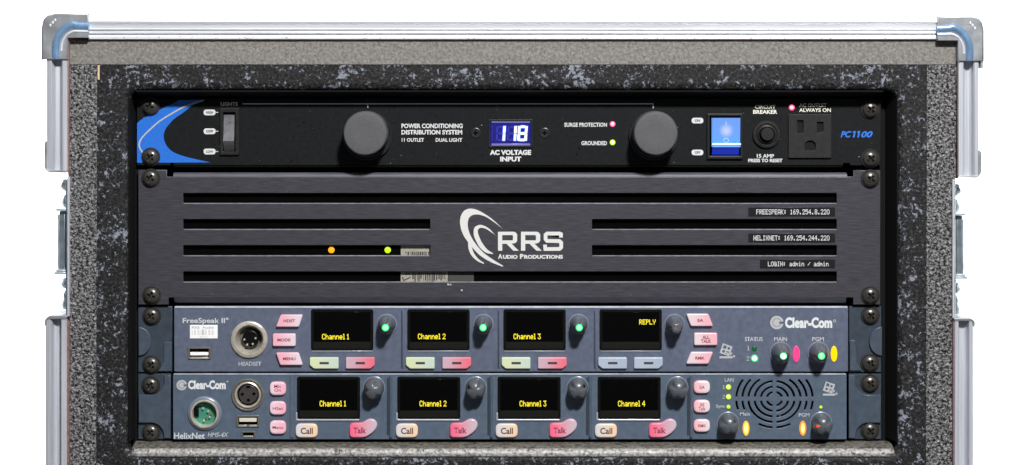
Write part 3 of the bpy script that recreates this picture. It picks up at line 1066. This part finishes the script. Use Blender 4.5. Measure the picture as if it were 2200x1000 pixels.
flat('logo_letter', letterR(958), VF, LOGO, vp, .8)
flat('logo_letter', letterR(1164), VF, LOGO, vp, .8)
flat('logo_letter', Z(stroke([(1522, 462), (1522, 432), (1510, 426), (1398, 426), (1384, 438), (1384, 476), (1398, 492), (1508, 494), (1524, 508), (1524, 550), (1508, 564), (1382, 565), (1378, 526)], 33)), VF, LOGO, vp, .8)
text('A', 1070, 1079.5, 546, 556.5, VF, LOGO, vp, .04)
text('UDIO', 1080.5, 1112, 548, 556.5, VF, LOGO, vp, .05)
text('P', 1117, 1125, 546, 556.5, VF, LOGO, vp, .05)
text('RODUCTIONS', 1126, 1209.5, 548, 556.5, VF, LOGO, vp, .05)
for y0, y1, x0, t, tx0, tx1 in ((446, 465, 1608, 'FREESPEAK: 169.254.8.220', 1625, 1782), (502, 521, 1608, 'HELIXNET: 169.254.244.220', 1619, 1782), (558, 576.5, 1633, 'LOGIN: admin / admin', 1650, 1780)):
    lb = box('label_tape', x0, y0, 1794, y1, VF + 1.2, VF + .1, TAPE, vp, .4, label='black label tape reading ' + t.split(':')[0])
    dots(t, tx0, tx1, y0 + 4.4, y1 - 4.0, VF + 1.2, WHITE, lb, mono=True, fat=.06)
for x, y, a in ((963, 611.5, 2.2), (968, 612, 1.8), (992, 624, 2)):
    flat('paint_chip', rect(x - a, y - a * .8, x + a, y + a * .8), VF, SILV, vp)
for x in (563, 730, 930, 1195, 1465, 660):
    for y in (437.6, 606.6):
        flat('edge_nick', rect(x - 2, y - .6, x + 2, y + 1.4), VF, TAPE, vp, .4)

# ------------------------------------------------------------------ equipment seen through the slots
eq = thing('power_supply', 'dark box behind the vent slots with an orange lamp, a green lamp and barcode stickers', 'power supply', 1100, 630, 0)
ED = 2.5
box('housing', 380, 404, 1812, 630, ED, ED - 420, CAV, eq, 1)
leds(eq, 712, 537.5, 6.8, ED, L_ORG, None, label='orange lamp seen through the third slot')
leds(eq, 833, 537.5, 6.8, ED, L_LIME, None, label='green lamp seen through the third slot')
OLIVE = M('old_paper_label', (.33, .325, .26), .7, var=(300, .15))
st = box('barcode_sticker', 861, 524, 930, 612, ED + 1, ED + .1, OLIVE, eq, .2, label='yellowed barcode sticker behind the slots')
box('barcode_sticker', 931, 560, 962, 612, ED + 1, ED + .1, OLIVE, eq, .2)
box('barcode_sticker', 962.5, 560, 1018, 612, ED + .6, ED + .1, M('dim_label', (.05, .05, .045), .7), eq, .2)
x = 871.0
while x < 922:
    wd = random.choice((1.4, 2.2, 3.2))
    flat('barcode_bar', rect(x, 541, x + wd, 549 if random.random() < .7 else 545), ED + 1, DTXT, st)
    x += wd + random.choice((1.6, 2.4, 3.4))
x = 886.0
while x < 958:
    wd = random.choice((1.2, 2.0, 2.8))
    flat('barcode_bar', rect(x, 586, x + wd, random.choice((600, 603, 606))), ED + 1, DTXT, st)
    x += wd + random.choice((1.5, 2.2, 3))
flat('sticker_scribble', stroke([(864, 596), (868, 603), (876, 599), (882, 596)], 2.2), ED + 1, DTXT, st)
text('U', 872, 880, 586, 591, ED + 1, DTXT, st, .05)


# ------------------------------------------------------------------ small builders for the intercoms
def clearcom(parent, cx, cy, r, x0, x1, y0, y1, d):
    flat('logo_mark', [ell(cx, cy, r, r, 32), ell(cx, cy, r * .66, r * .66, 28)], d, SILV, parent, .6)
    flat('logo_mark', [(cx + r * .35, cy - r * .12), (cx + r, cy - r * .16), (cx + r, cy + r * .16), (cx + r * .35, cy + r * .12)], d, FSM, parent, 1.1)
    flat('logo_mark', ell(cx, cy, r * .52, r * .52, 24), d, SILV, parent, .6)
    flat('logo_mark', ell(cx, cy, r * .62, r * .62, 24), d, M('logo_mid', (.32, .34, .37), .5), parent, .35)
    text('Clear-Com', x0, x1, y0, y1, d, M('pale_logo_print', (.66, .68, .70), .5), parent, .05)


def board_mark(parent, cx, cy, d, s=1.):
    def R(pts, a=-.55 + PI / 4 + .1):
        return [(cx + s * (x * math.cos(a) - y * math.sin(a)), cy + s * (x * math.sin(a) + y * math.cos(a))) for x, y in pts]
    flat('badge_mark', [R(rect(-11, -11, 11, 11)), R(rect(-8, -8, -1, -1)), R(ell(4.5, -4.5, 3)), R(rect(2, 2, 8, 4.5)), R(ell(-4, 5, 3)), R(rect(2, 6.5, 5, 8.5))], d, SILV, parent)
    flat('badge_mark', [(cx + s * 6, cy + s * 10), (cx + s * 13, cy + s * 5), (cx + s * 13, cy + s * 9), (cx + s * 8, cy + s * 13)], d, SILV, parent)
    flat('badge_mark', rect(cx - 14 * s, cy + 14 * s, cx + 14 * s, cy + 18.4 * s), d, SILV, parent)
    flat('badge_mark', ell(cx + 17 * s, cy + 14 * s, 2.4 * s), d, SILV, parent)


def screen(parent, x0, y0, x1, y1, d, body, tx, trim):
    s = prism('channel_screen', rect(x0, y0, x1, y1, 5), d + 1.6, d - 2, BEZ, parent, .8, label='screen showing ' + body)
    box('screen_glass', x0 + 6, y0 + 6, x1 - 6, y1 - 19, d + 2.1, d + 1.0, SCRN, s, .3)
    box('screen_foot', x0 + 5, y1 - 18, x1 - 5, y1 - 4, d + 2.0, d + 1.0, SCRS, s, .3)
    dots(body, *tx, d + 2.1, YEL, s)
    if trim:
        prism('trim', roundpoly([(x0 - 3, y1 - 14), (x0 - 3, y1 + 4), (x1 - 2, y1 + 4), (x1 - 2, y1), (x0 + 1, y1), (x0 + 1, y1 - 14)], 2.5), d + 2.2, d - .5, CHR, s, 1)
    else:
        box('trim', x0 + 2, y1 + .4, x1 - 2, y1 + 2.6, d + 1.4, d - .5, CHR, s, .6)
    return s


def cap(name, pts, d, h, mat, parent, body=None, tb=None, tm=None, r=3., bold=.03, bev=2.2):
    b = prism(name, roundpoly(pts, r), d + h, d - 1, mat, parent, bev, res=3)
    if body:
        text(body, *tb, d + h, tm or DTXT, b, bold)
    return b


def usb(parent, x0, y0, x1, y1, d, tongue_low):
    s = prism('usb_port', [rect(x0, y0, x1, y1, 2), rect(x0 + 4, y0 + 4, x1 - 4, y1 - 4)], d + 2.5, d - 14, NICKD, parent, 1)
    box('port_floor', x0 + 4, y0 + 4, x1 - 4, y1 - 4, d - 10, d - 13, HOLE, s, .2)
    h = y1 - y0
    if tongue_low:
        box('tongue', x0 + 5.5, y0 + h * .44, x1 - 5.5, y0 + h * .68, d + 1, d - 9, STICK, s, .6)
        box('contact_strip', x0 + 5.5, y1 - 5, x1 - 5.5, y1 - .6, d + 3, d, NICK, s, .6)
    else:
        box('tongue', x0 + 6, y0 + h * .24, x1 - 6, y0 + h * .56, d + 1, d - 9, M('bone_plastic', (.62, .60, .52), .45), s, .8)
        box('contact_strip', x0 + 5.5, y1 - 4.6, (x0 + x1) / 2 - 3, y1 - .8, d + 3, d, NICK, s, .6)
        box('contact_strip', (x0 + x1) / 2 + 3, y1 - 4.6, x1 - 5.5, y1 - .8, d + 3, d, NICK, s, .6)
    return s


def scallop(depth, n=3, ph=PI / 2 + .35, hi=20., full=50.):
    def f(t, d):
        c = max(0., math.cos(n * (t - ph)))
        s = max(0., min(1., (d - hi * .25) / full))
        return 1 - depth * s * c ** 1.5
    return f


# ------------------------------------------------------------------ unit 3: wireless intercom base
fs = thing('wireless_intercom_base', 'slate blue FreeSpeak intercom unit with three channel screens and a reply screen', 'intercom', 1100, 800, 0)
FF = 18
prism('bracket', rect(297, 658.5, 370, 800, 0), 5, 0, EARM, fs, 1, label='left bracket')
prism('bracket', rect(1824.5, 658.5, 1893, 800, 0), 5, 0, EARM, fs, 1, label='right bracket')
for s, cx in ((1, 297.5), (-1, 1895)):
    arc = [(cx + s * 27 * math.cos(a), 734 + 31 * math.sin(a)) for a in [-PI / 2 + PI * i / 16 for i in range(17)]]
    prism('half_round_lid', arc, 11, 5, EARL, fs, 1.4)
prism('bracket_step', roundpoly([(352, 735), (369, 735), (369, 798), (340, 798), (352, 778)], 3), 8.5, 5, EARL, fs, 1)
prism('bracket_step', roundpoly([(1826, 731), (1838, 731), (1841, 778), (1852, 797), (1826, 797)], 3), 8.5, 5, EARL, fs, 1)
for x, y, r in ((326, 679.5, .7), (325.5, 784, .75), (1870, 678.5, .8), (1869, 781, .55)):
    screw(fs, x, y, 5, r)
xl = (535.5, 730)
prism('faceplate', [rect(373.5, 660, 1822.5, 799.5, 3), ell(xl[0], xl[1], 38), rect(404, 747, 452.5, 771.5)], FF, -4, FSM, fs, 2.2, res=2)
box('top_edge_highlight', 375, 659.2, 1821, 662.2, FF + .8, FF - 12, M('pale_painted_edge', (.50, .53, .62), .3, var=(90, .2)), fs, .9)  # pale strip carries the plate's specular top highlight in its colour
text('FreeSpeak II\u00b0', 392.5, 491, 683, 698, FF, M('pale_name_print', (.55, .58, .62), .5), fs, .02)
stk = box('asset_sticker', 408, 698.5, 467.5, 727.5, FF + .7, FF + .1, STICK, fs, .2, label='white asset sticker reading RRS Audio')
text('RRS  Audio', 412, 460, 701.5, 706.5, FF + .7, STICKG, stk, .03, lift=.3)
x = 412.0
while x < 461:
    wd = random.choice((2., 3., 4.5))
    flat('barcode_bar', rect(x, 708.5, x + wd, 720), FF + .7, random.choice((STICKG, STICKL)), stk, .3)
    x += wd + random.choice((1.5, 2.5, 3.5))
text('00112', 429, 445, 721.8, 726, FF + .7, STICKL, stk, .02, lift=.3)
usb(fs, 403, 746, 453, 772.5, FF, True)
# headset socket
hs = lathe('headset_socket', xl[0], xl[1], FF, [(40, -2), (40, 1.5), (38.8, 4), (36.5, 5.2), (31.5, 5.2), (30, 3.5), (28.5, 0), (26, -8), (23.5, -16), (23, -30)], NICK, fs, 56, cap=False, label='four pin male headset socket in a bright nickel ring')
disc('socket_floor', xl[0], xl[1], 24, FF - 18, FF - 22, NICKD, hs)
disc('inner_boss', 538, 728, 17.8, FF - 6, FF - 18, BEZ, hs, bevel=2)
for px_, py_ in ((525.5, 729.5), (549.5, 727), (531.5, 740.5), (543.5, 739)):
    lathe('pin', px_, py_, FF - 8, [(2.3, 0), (2.3, 6), (1.2, 7.6)], PIN, hs, 10)
text('HEADSET', 512.5, 561.5, 777.5, 786.5, FF, SILV, fs, .02)
cap('mode_button', [(603, 677), (650, 677), (641.6, 702.4), (593, 702.4)], FF, 9, BTNP, fs, 'HDST', (609, 634, 686.5, 693), RTXT)
cap('mode_button', rect(586, 717.8, 634.5, 744), FF, 9, BTNP, fs, 'MODE', (596, 624, 727.5, 734), RTXT)
cap('mode_button', [(593, 758.4), (641, 758.4), (650, 784.6), (602, 784.6)], FF, 9, BTNP, fs, 'MENU', (608, 635, 768, 774.5), RTXT)
cap('mode_button', [(1475, 675), (1522, 675), (1532, 701), (1485, 701)], FF, 9, BTNPR, fs, 'SA', (1498, 1511, 685.5, 692), RTXT)
cap('mode_button', rect(1492, 716, 1541, 742), FF, 9, BTNPR, fs, 'ALL\nTALK', (1506, 1528, 721, 737), RTXT)
cap('mode_button', [(1485, 757), (1532, 757), (1522, 782), (1475, 782)], FF, 9, BTNPR, fs, 'RMK', (1494, 1514, 766.5, 773), RTXT)
for i, (x0, body, tx) in enumerate(((668, 'Channel 1', (692, 749.5, 718, 729.5)), (875, 'Channel 2', (898, 957, 717.5, 729)),
                                    (1081.5, 'Channel 3', (1103.5, 1161.5, 717.5, 729)), (1288, 'REPLY', (1373.5, 1408.5, 687, 697.5)))):
    screen(fs, x0, 664.5, x0 + 134, 753.5, FF, body, tx, False)
    xa, xb = ((665.5, 743), (872, 950.5), (1078, 1156), (1285.5, 1362.5))[i]
    ca, cb_ = (BTNG, BTNR) if i < 3 else (BTNW, BTNW)
    for xx, cut, m in ((xa, 0, ca), (xb, 1, cb_)):
        p = [(xx, 768.5), (xx + 61.5, 768.5), (xx + 61.5, 792.5), (xx + 9, 792.5), (xx, 785)] if not cut else \
            [(xx, 768.5), (xx + 61.5, 768.5), (xx + 61.5, 785), (xx + 53, 792.5), (xx, 792.5)]
        b = cap('talk_key', p, FF, 7, m, fs, r=2.5, bev=2.0)
        flat('dash_mark', rect(xx + 21, 778.2, xx + 41, 783), FF + 7, DTXT, b)
for x in (863, 1070.5, 1277):
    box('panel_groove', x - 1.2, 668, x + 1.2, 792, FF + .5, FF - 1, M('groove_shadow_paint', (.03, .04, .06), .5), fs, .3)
    box('panel_ridge', x + 1.6, 668, x + 4.2, 792, FF + 1.6, FF - 1, FSM, fs, .8)


def axis(cx, cy, d0, d):
    """drawing position at depth d of the axle that starts at (cx, cy, d0)"""
    q = kk(d0) / kk(d)
    return XC + (cx - XC) * q, YC + (cy - YC) * q


def fs_knob(cx, cy, R, led, tipx, tipy, label):
    H = 46
    prof = [(R, 0), (R, 2), (R * .96, 4), (R * .90, 5.5), (R * .89, 12), (R * .86, 22), (R * .78, 32), (R * .64, 40), (R * .52, 44), (R * .46, H)]
    kb = lathe('encoder_knob', cx, cy, FF, prof, KNOBD, fs, 60, mod=scallop(.30, 3, PI / 6 + .1, 12, 22), label=label, angle=1.2)
    lathe('knob_cup', cx, cy, FF - .5, [(R + 2.5, 0), (R + 2.5, 1.6), (R + 1, 3), (R - .5, 3), (R - .5, 0)], SLATER, kb, 48, cap=False)
    tx, ty = axis(cx + tipx, cy + tipy, FF, FF + H)
    lathe('tip_collar', tx, ty, FF + H - 8, [(10.8, 0), (10.6, 6.5), (9.4, 8.2), (8, 8.2)], KNOBD if led == 'off' else KNOBS, kb, 28)
    if led == 'off':
        lathe('tip_lens', tx, ty, FF + H - .2, [(8, 0), (7.4, 1.8), (5.8, 2.4), (5.2, 1.2), (1, 1.4)], BLKG, kb, 28)
    else:
        o, c = led
        lathe('tip_lens', tx, ty, FF + H, [(8.0, 0), (7.4, 1.6), (6, 2.6)], o, kb, 28)
        lathe('tip_glow', tx, ty, FF + H + 2.6, [(6, 0), (4, 1), (.6, 1.4)], c, kb, 20)
    return kb


GL = (L_EM, L_EMC)
for i, (x, y, led, nm) in enumerate(((831, 697, GL, 'first'), (1038.5, 697, GL, 'second'), (1243, 697, GL, 'third'), (1449, 697, 'off', 'fourth'))):
    fs_knob(x, y, 20, led, 0, 1.5, nm + ' channel knob from the left')
fs_knob(1677, 758, 21.5, (L_EM, L_WHG), 0, 1, 'main volume knob with a white green lamp')
fs_knob(1758, 758, 21.5, (L_EM, L_EMC), 0, 1, 'PGM volume knob with a green lamp')
board_mark(fs, 1560, 752, FF)
text('STATUS', 1600, 1638.5, 724.5, 733.5, FF, SILV, fs, .03)
text('MAIN', 1663, 1691, 724.5, 733.5, FF, SILV, fs, .03)
text('PGM', 1745, 1770, 724.5, 733.5, FF, SILV, fs, .03)
dots('1', 1606, 1610, 744, 753, FF, SILV, fs)
dots('2', 1604, 1610, 766, 775.5, FF, SILV, fs)
leds(fs, 1621, 748.5, 5.6, FF, L_DKG, None, label='dim upper status lamp')
leds(fs, 1621, 770.5, 8, FF, L_EM, L_WHG, label='bright lower status lamp')
disc('level_lamp', 1711, 761, 7.4, FF + 2, FF - 1, L_PINK, fs, 17.5, 1, label='pink oval lamp')
disc('level_lamp', 1792, 761, 7.0, FF + 2, FF - 1, L_AMB, fs, 17, 1, label='yellow oval lamp')
clearcom(fs, 1669, 693.5, 14.5, 1686.5, 1788, 682, 705.5, FF)
flat('registered_mark', [ell(1793, 690, 3.2), ell(1793, 690, 1.8)], FF, SILV, fs)

# ------------------------------------------------------------------ unit 4: wired intercom main station
hx = thing('wired_intercom_station', 'steel blue HelixNet intercom unit with four channel screens and a round speaker grille', 'intercom', 1100, 946, 0)
HF = 20
# brackets with scooped pockets around the screws
for s, ex0, ex1, lab in ((1, 297, 367.5, 'left bracket'), (-1, 1893, 1823.5, 'right bracket')):
    b = prism('bracket', rect(min(ex0, ex1), 803.5, max(ex0, ex1), 944, 0), 5, 0, EARM, hx, 1, label=lab)
    X = lambda x: ex0 + s * (x - 297)
    top = [(X(324 + 29 * math.cos(a)), 820 + 29 * math.sin(a)) for a in [PI / 2 * i / 8 for i in range(9)]]
    bot = [(X(324 + 28 * math.cos(a)), 937 - 28 * math.sin(a)) for a in [PI / 2 * i / 8 for i in range(9)]]
    pts = [(X(366.5), 807), (X(353), 807)] + top + [(X(297.5), 849), (X(297.5), 909)] + bot[::-1] + [(X(352), 942), (X(366.5), 942)]
    prism('bracket_lid', pts, 12, 5, EARL, hx, 1.6)
for x, y, r in ((324, 828.5, .6), (324.5, 929.5, .7), (1869, 824.5, .62), (1869, 926, .85)):
    screw(hx, x, y, 5, r)
# speaker grille slots
GX, GY = 1664, 857.7
holes = []


def arcslot(r, a0, a1):
    n = max(3, int(abs(a1 - a0) / .12))
    e_ = random.uniform(.01, .05)
    P_ = [(GX + e_ + r * math.cos(a0 + (a1 - a0) * i / n), GY + e_ * .7 + r * .89 * math.sin(a0 + (a1 - a0) * i / n)) for i in range(n + 1)]
    return stroke(P_, 4.3)


for r in (16.5, 29.5, 42.8, 56.2, 69.2, 82.2):
    ga = math.asin(4.3 / (r * .89))
    gc = math.acos(min(1, 4.3 / r))
    for qx in (1, -1):
        # upper arc: angle above the horizontal
        hi = gc
        if r * .89 > 41.5:
            hi = min(gc, math.asin(41.5 / (r * .89)))
        a0, a1 = ga, hi
        fx = (lambda a: -a) if qx > 0 else (lambda a: PI + a)
        holes.append(arcslot(r, fx(a0), fx(a1)))
        fx = (lambda a: a) if qx > 0 else (lambda a: PI - a)
        if r < 60:
            holes.append(arcslot(r, fx(ga), fx(gc)))
        else:
            holes.append(arcslot(r, fx(ga), fx(math.asin(23 / (r * .89)))))
            if r < 75:
                holes.append(arcslot(r, fx(math.acos(34 / r)), fx(gc)))
g1, g2 = (440, 888.5), (532.5, 849)
prism('faceplate', [rect(371.5, 804, 1819, 944.5, 2), ell(g1[0], g1[1], 28), ell(g2[0], g2[1], 33), rect(509, 893, 556, 917.5), rect(519, 928, 548.1, 940.05)] + holes, HF, HF - 8, HXM, hx, 1.0)
box('top_edge_highlight', 373, 803.4, 1817.5, 806, HF + .8, HF - 8, M('edge_highlight_paint_b', (.34, .39, .47), .3, var=(90, .25)), hx, .9)  # highlight along the plate's top, put into a paler strip
box('speaker_cavity', 1570, 806, 1760, 935, HF - 14, HF - 16, HOLE, hx, .2)
clearcom(hx, 390.5, 828, 11.2, 404, 485, 817.5, 837, HF)
flat('trade_mark', rect(486.5, 819, 491, 821.5), HF, SILV, hx)
# 5 pin socket with green insert
s1 = lathe('keypad_socket', g1[0], g1[1], HF, [(37, -1), (36.5, 2.5), (34, 5), (32, 5.5), (30.5, 4)], SLATER, hx, 56, cap=False, label='five pin socket with a green insert')
lathe('socket_ring', g1[0], g1[1] + .5, HF, [(31.5, 2), (31, 7), (29.5, 8.6), (27, 8.6), (25.5, 6), (25, -18)], NICK, s1, 56, cap=False)
disc('green_insert', g1[0], g1[1], 25.2, HF - 8, HF - 14, GREENI, s1, bevel=1)
box('key_notch', 416.5, 877, 426.5, 896, HF - 3, HF - 9, BEZ, s1, 1)
for px_, py_, m in ((436.5, 877.5, PIN), (447.5, 884, PIN), (451.5, 896, PIN), (439, 903.5, PIN), (443.5, 898, BRASS), (454, 890, BRASS)):
    lathe('pin', px_, py_, HF - 8, [(2.4, 0), (2.4, 5), (1.3, 6.4)], m, s1, 10)
# 3 pin female socket
s2 = lathe('line_socket', g2[0], g2[1], HF, [(35.5, -1), (35, 2.5), (33, 4.5), (31.5, 4.2), (29, 1), (28.5, 0)], NICKD, hx, 56, cap=False, label='three hole female socket')
lathe('socket_ring', g2[0], g2[1], HF, [(28.8, 0), (28, 3), (26, 4), (24, 2), (23, -10)], NICK, s2, 56, cap=False)
disc('socket_floor', g2[0], g2[1], 24, HF - 10, HF - 14, HOLE, s2)
disc('dark_insert', 533.5, 848, 20.5, HF - .5, HF - 10, BROWNI, s2, bevel=1.5)
for px_, py_ in ((520.5, 847.5), (545.5, 846.5), (533.5, 860)):
    flat('contact_hole', ell(px_, py_, 3.6, 3.2, 16), HF - .5, HOLE, s2)
flat('contact_hole', rect(529, 829, 538, 834), HF - .5, HOLE, s2)
box('port_plate', 503, 890, 560.5, 943, HF + 1.5, HF - .5, HXM, hx, .8) if False else None
usb(hx, 508, 892.5, 557, 918, HF, False)
ub = prism('micro_usb_port', [roundpoly([(518, 927.5), (549, 927.5), (549, 937), (545, 940.5), (522, 940.5), (518, 937)], 1), rect(521.5, 930, 545.5, 937.5)], HF + 1.5, HF - 6, NICKD, hx, .6)
box('port_floor', 521, 929.5, 546, 938, HF - 4, HF - 6, HOLE, ub, .2)
box('contact_strip', 523, 936.4, 544, 940, HF + 2.2, HF, NICK, ub, .5)
text('HelixNet', 374, 440, 930, 943.5, HF, M('pale_name_print_b', (.55, .58, .62), .5), hx, .02)
text('HMS-4X', 446, 491, 929.5, 939.5, HF, SILV, hx, .02, .25)
for y0, t, tb_ in ((821, 'Mic\nOn', (589, 604, 827, 842)), (863, 'HSet', (586, 608, 874.5, 881.5)), (904.5, 'Menu', (585.5, 608.5, 915.5, 922))):
    cap('mode_button', rect(579.5, y0, 614, y0 + 28.5), HF, 9, BTNH, hx, t, tb_, RTXT, r=11, bev=4.2, bold=.01)
for y0, t, tb_ in ((818.5, 'SA', (1503, 1514, 829, 836)), (860, 'All\nTalk', (1501, 1516, 866.5, 882)), (901.5, 'RMK', (1500, 1517, 912, 918.5))):
    cap('mode_button', rect(1491, y0, 1525.5, y0 + 27), HF, 9, BTNHR, hx, t, tb_, RTXT, r=11, bev=4.2, bold=.01)
for i, (x0, tx) in enumerate(((638, (687, 743)), (853.5, (901.5, 959)), (1069, (1116.5, 1173.5)), (1284, (1328, 1386)))):
    screen(hx, x0, 809.5, x0 + 135.5, 901, HF, 'Channel %d' % (i + 1), (tx[0], tx[1], 861.5, 873.5), True)
    xc = (635, 850.5, 1065, 1278.5)[i]
    cap('call_button', rect(xc, 911, xc + 47, 940.5), HF, 8, BTNC, hx, 'Call', (xc + 11, xc + 37, 919.5, 933), DTXT, r=11, bev=3.5, bold=.02)
    xo = (0, 216, 429.8, 643.8)[i]
    tp = [(945, 720), (965, 690), (1000, 685), (1110, 682), (1150, 660), (1190, 635), (1230, 628), (1280, 640), (1310, 680), (1312, 720), (1290, 770), (1240, 820), (1170, 865), (1110, 877), (970, 877), (945, 850)]
    tp = [(600 + a / 6.25 + xo, 800 + b_ / 6.25) for a, b_ in tp]
    b = prism('talk_button', roundpoly(tp, 3, 3), HF + 8, HF - 1, BTNT, hx, 3.2, res=3)
    text('Talk', 759.5 + xo, 786.5 + xo, 919, 931.5, HF + 8, RTXT, b, .03)
for x in (836, 1052, 1264, 1481):
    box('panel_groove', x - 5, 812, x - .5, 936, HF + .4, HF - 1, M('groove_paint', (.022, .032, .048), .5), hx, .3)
    sweep('panel_ridge', [(x, HF - 1), (x, HF + .5), (x + 2, HF + 4.2), (x + 4, HF + 5), (x + 6, HF + 3.4), (x + 7, HF + .3), (x + 7, HF - 1)], 'y', 808, 940, HF, HXM, hx, angle=.9)
sweep('panel_ridge', [(622, HF - 1), (622, HF + .5), (625, HF + 2.6), (629, HF + 3), (632, HF + .3), (632, HF - 1)], 'y', 808, 940, HF, HXM, hx, angle=.9)


def hx_knob(cx, cy, R, ph, label, tick=None):
    prof = [(R, 0), (R, 2), (R * .93, 4), (R * .93, 12), (R * .96, 22), (R * .93, 30), (R * .80, 37), (R * .58, 41.5), (R * .3, 43.5), (1, 44)]
    kb = lathe('encoder_knob', cx, cy, HF, prof, KNOBH, hx, 60, mod=scallop(.28, 3, ph, 20, 26), label=label, angle=1.4)
    lathe('knob_cup', cx, cy, HF - .5, [(R + 2, 0), (R + 2, 1.2), (R + .6, 2), (R - .5, 2)], SLATER, kb, 48, cap=False)
    if tick:
        qx, qy = axis(cx, cy, HF, HF + 38)
        tick = (qx - 11, qy + 1)
        box('lit_tick', tick[0] - 4.5, tick[1] - 2.6, tick[0] + 4.5, tick[1] + 2.6, HF + 42, HF + 38, L_TICK, kb, 1)
    else:
        disc('finger_dimple', cx - R * .62 * (1 if cx < 1200 else -1), cy - 2, 2.6, HF + 36, HF + 30, HOLE, kb, 3.4, .5)
    return kb


for i, (x, ph) in enumerate(((804, -1.1), (1022, -.8), (1241, -.5), (1455, -.4))):
    hx_knob(x, 833, 22, ph, ('first', 'second', 'third', 'fourth')[i] + ' channel knob from the left')
hx_knob(1564, 909, 22, -.6, 'main volume knob left of the grille')
hx_knob(1764, 909, 22, -.7, 'PGM volume knob with a red tick', (1753, 915))
text('LAN', 1557, 1576, 812.5, 820.5, HF, SILV, hx, .02)
dots('1', 1553, 1556.5, 828, 836, HF, SILV, hx)
dots('2', 1552, 1557, 849, 857, HF, SILV, hx)
text('Sync', 1538, 1558, 869.5, 878.5, HF, SILV, hx, .02)
leds(hx, 1565, 832, 5.6, HF, L_YG, L_YEL, label='upper yellow network lamp')
leds(hx, 1565, 853, 5.6, HF, L_YG, L_YEL, label='lower yellow network lamp')
leds(hx, 1565, 874.5, 4.2, HF, L_YG, None, label='small sync lamp')
leds(hx, 1763.5, 875, 3.2, HF, L_YG, None, label='tiny green lamp above the right knob')
text('Main', 1590, 1611.5, 886, 893.5, HF, SILV, hx, .02)
text('PGM', 1716, 1739, 888, 896, HF, SILV, hx, .02)
for x, a, b_, lb in ((1603, L_FLAME, L_FLAMEC, 'yellow oval lamp left of the grille'), (1725, L_FLO, L_FLOC, 'orange oval lamp right of the grille')):
    o = disc('level_lamp', x, 921, 7.2, HF + 2, HF - 1, a, hx, 16, 1, label=lb)
    disc('lens', x, 921, 3.8, HF + 2.8, HF + 1.8, b_, o, 11, .4)
board_mark(hx, 1781, 833, HF, .95)


def dust(parent, x0, x1, y0, y1, d, n, mat, smin=.5, smax=1.1):
    V, F = [], []
    mx, my = (x0 + x1) / 2, (y0 + y1) / 2
    for i in range(n):
        x, y = random.uniform(x0, x1) - mx, random.uniform(y0, y1) - my
        r = random.uniform(smin, smax) * (2 if random.random() < .06 else 1)
        a = random.uniform(0, PI)
        m_ = random.uniform(.5, 1.)
        k_ = len(V)
        for q in range(5):
            t = a + 2 * PI * q / 5
            V.append((x + r * math.cos(t), y + r * m_ * math.sin(t), 0))
        F.append([k_ + q for q in range(5)][::-1])
    o = mesh_local('dust_specks', V, F, mat, parent, (mx, my, d + .35))
    o['kind'] = 'stuff'
    return o


DUSTP = M('pale_dust', (.20, .20, .20), .9)
DUSTD = M('dark_pits', (.004, .004, .004), .8, 0, .1)
dust(pc, 400, 1800, 215, 350, PF, 260, DUSTD, .8, 1.7)
dust(pc, 300, 1890, 215, 352, PF, 90, DUSTP, .4, .8)
dust(fs, 376, 1820, 663, 797, FF, 260, DUSTP, .5, 1.0)
dust(hx, 374, 1816, 808, 942, HF, 240, DUSTP, .5, 1.0)
dust(vp, 390, 1800, 384, 413, VF, 60, DUSTP, .4, .9)
dust(vp, 390, 1800, 609, 637, VF, 70, DUSTP, .4, .9)
dust(case, 200, 2000, 78.5, 83.5, 65, 110, M('edge_scuffs', (.30, .30, .32), .6), .7, 1.8)
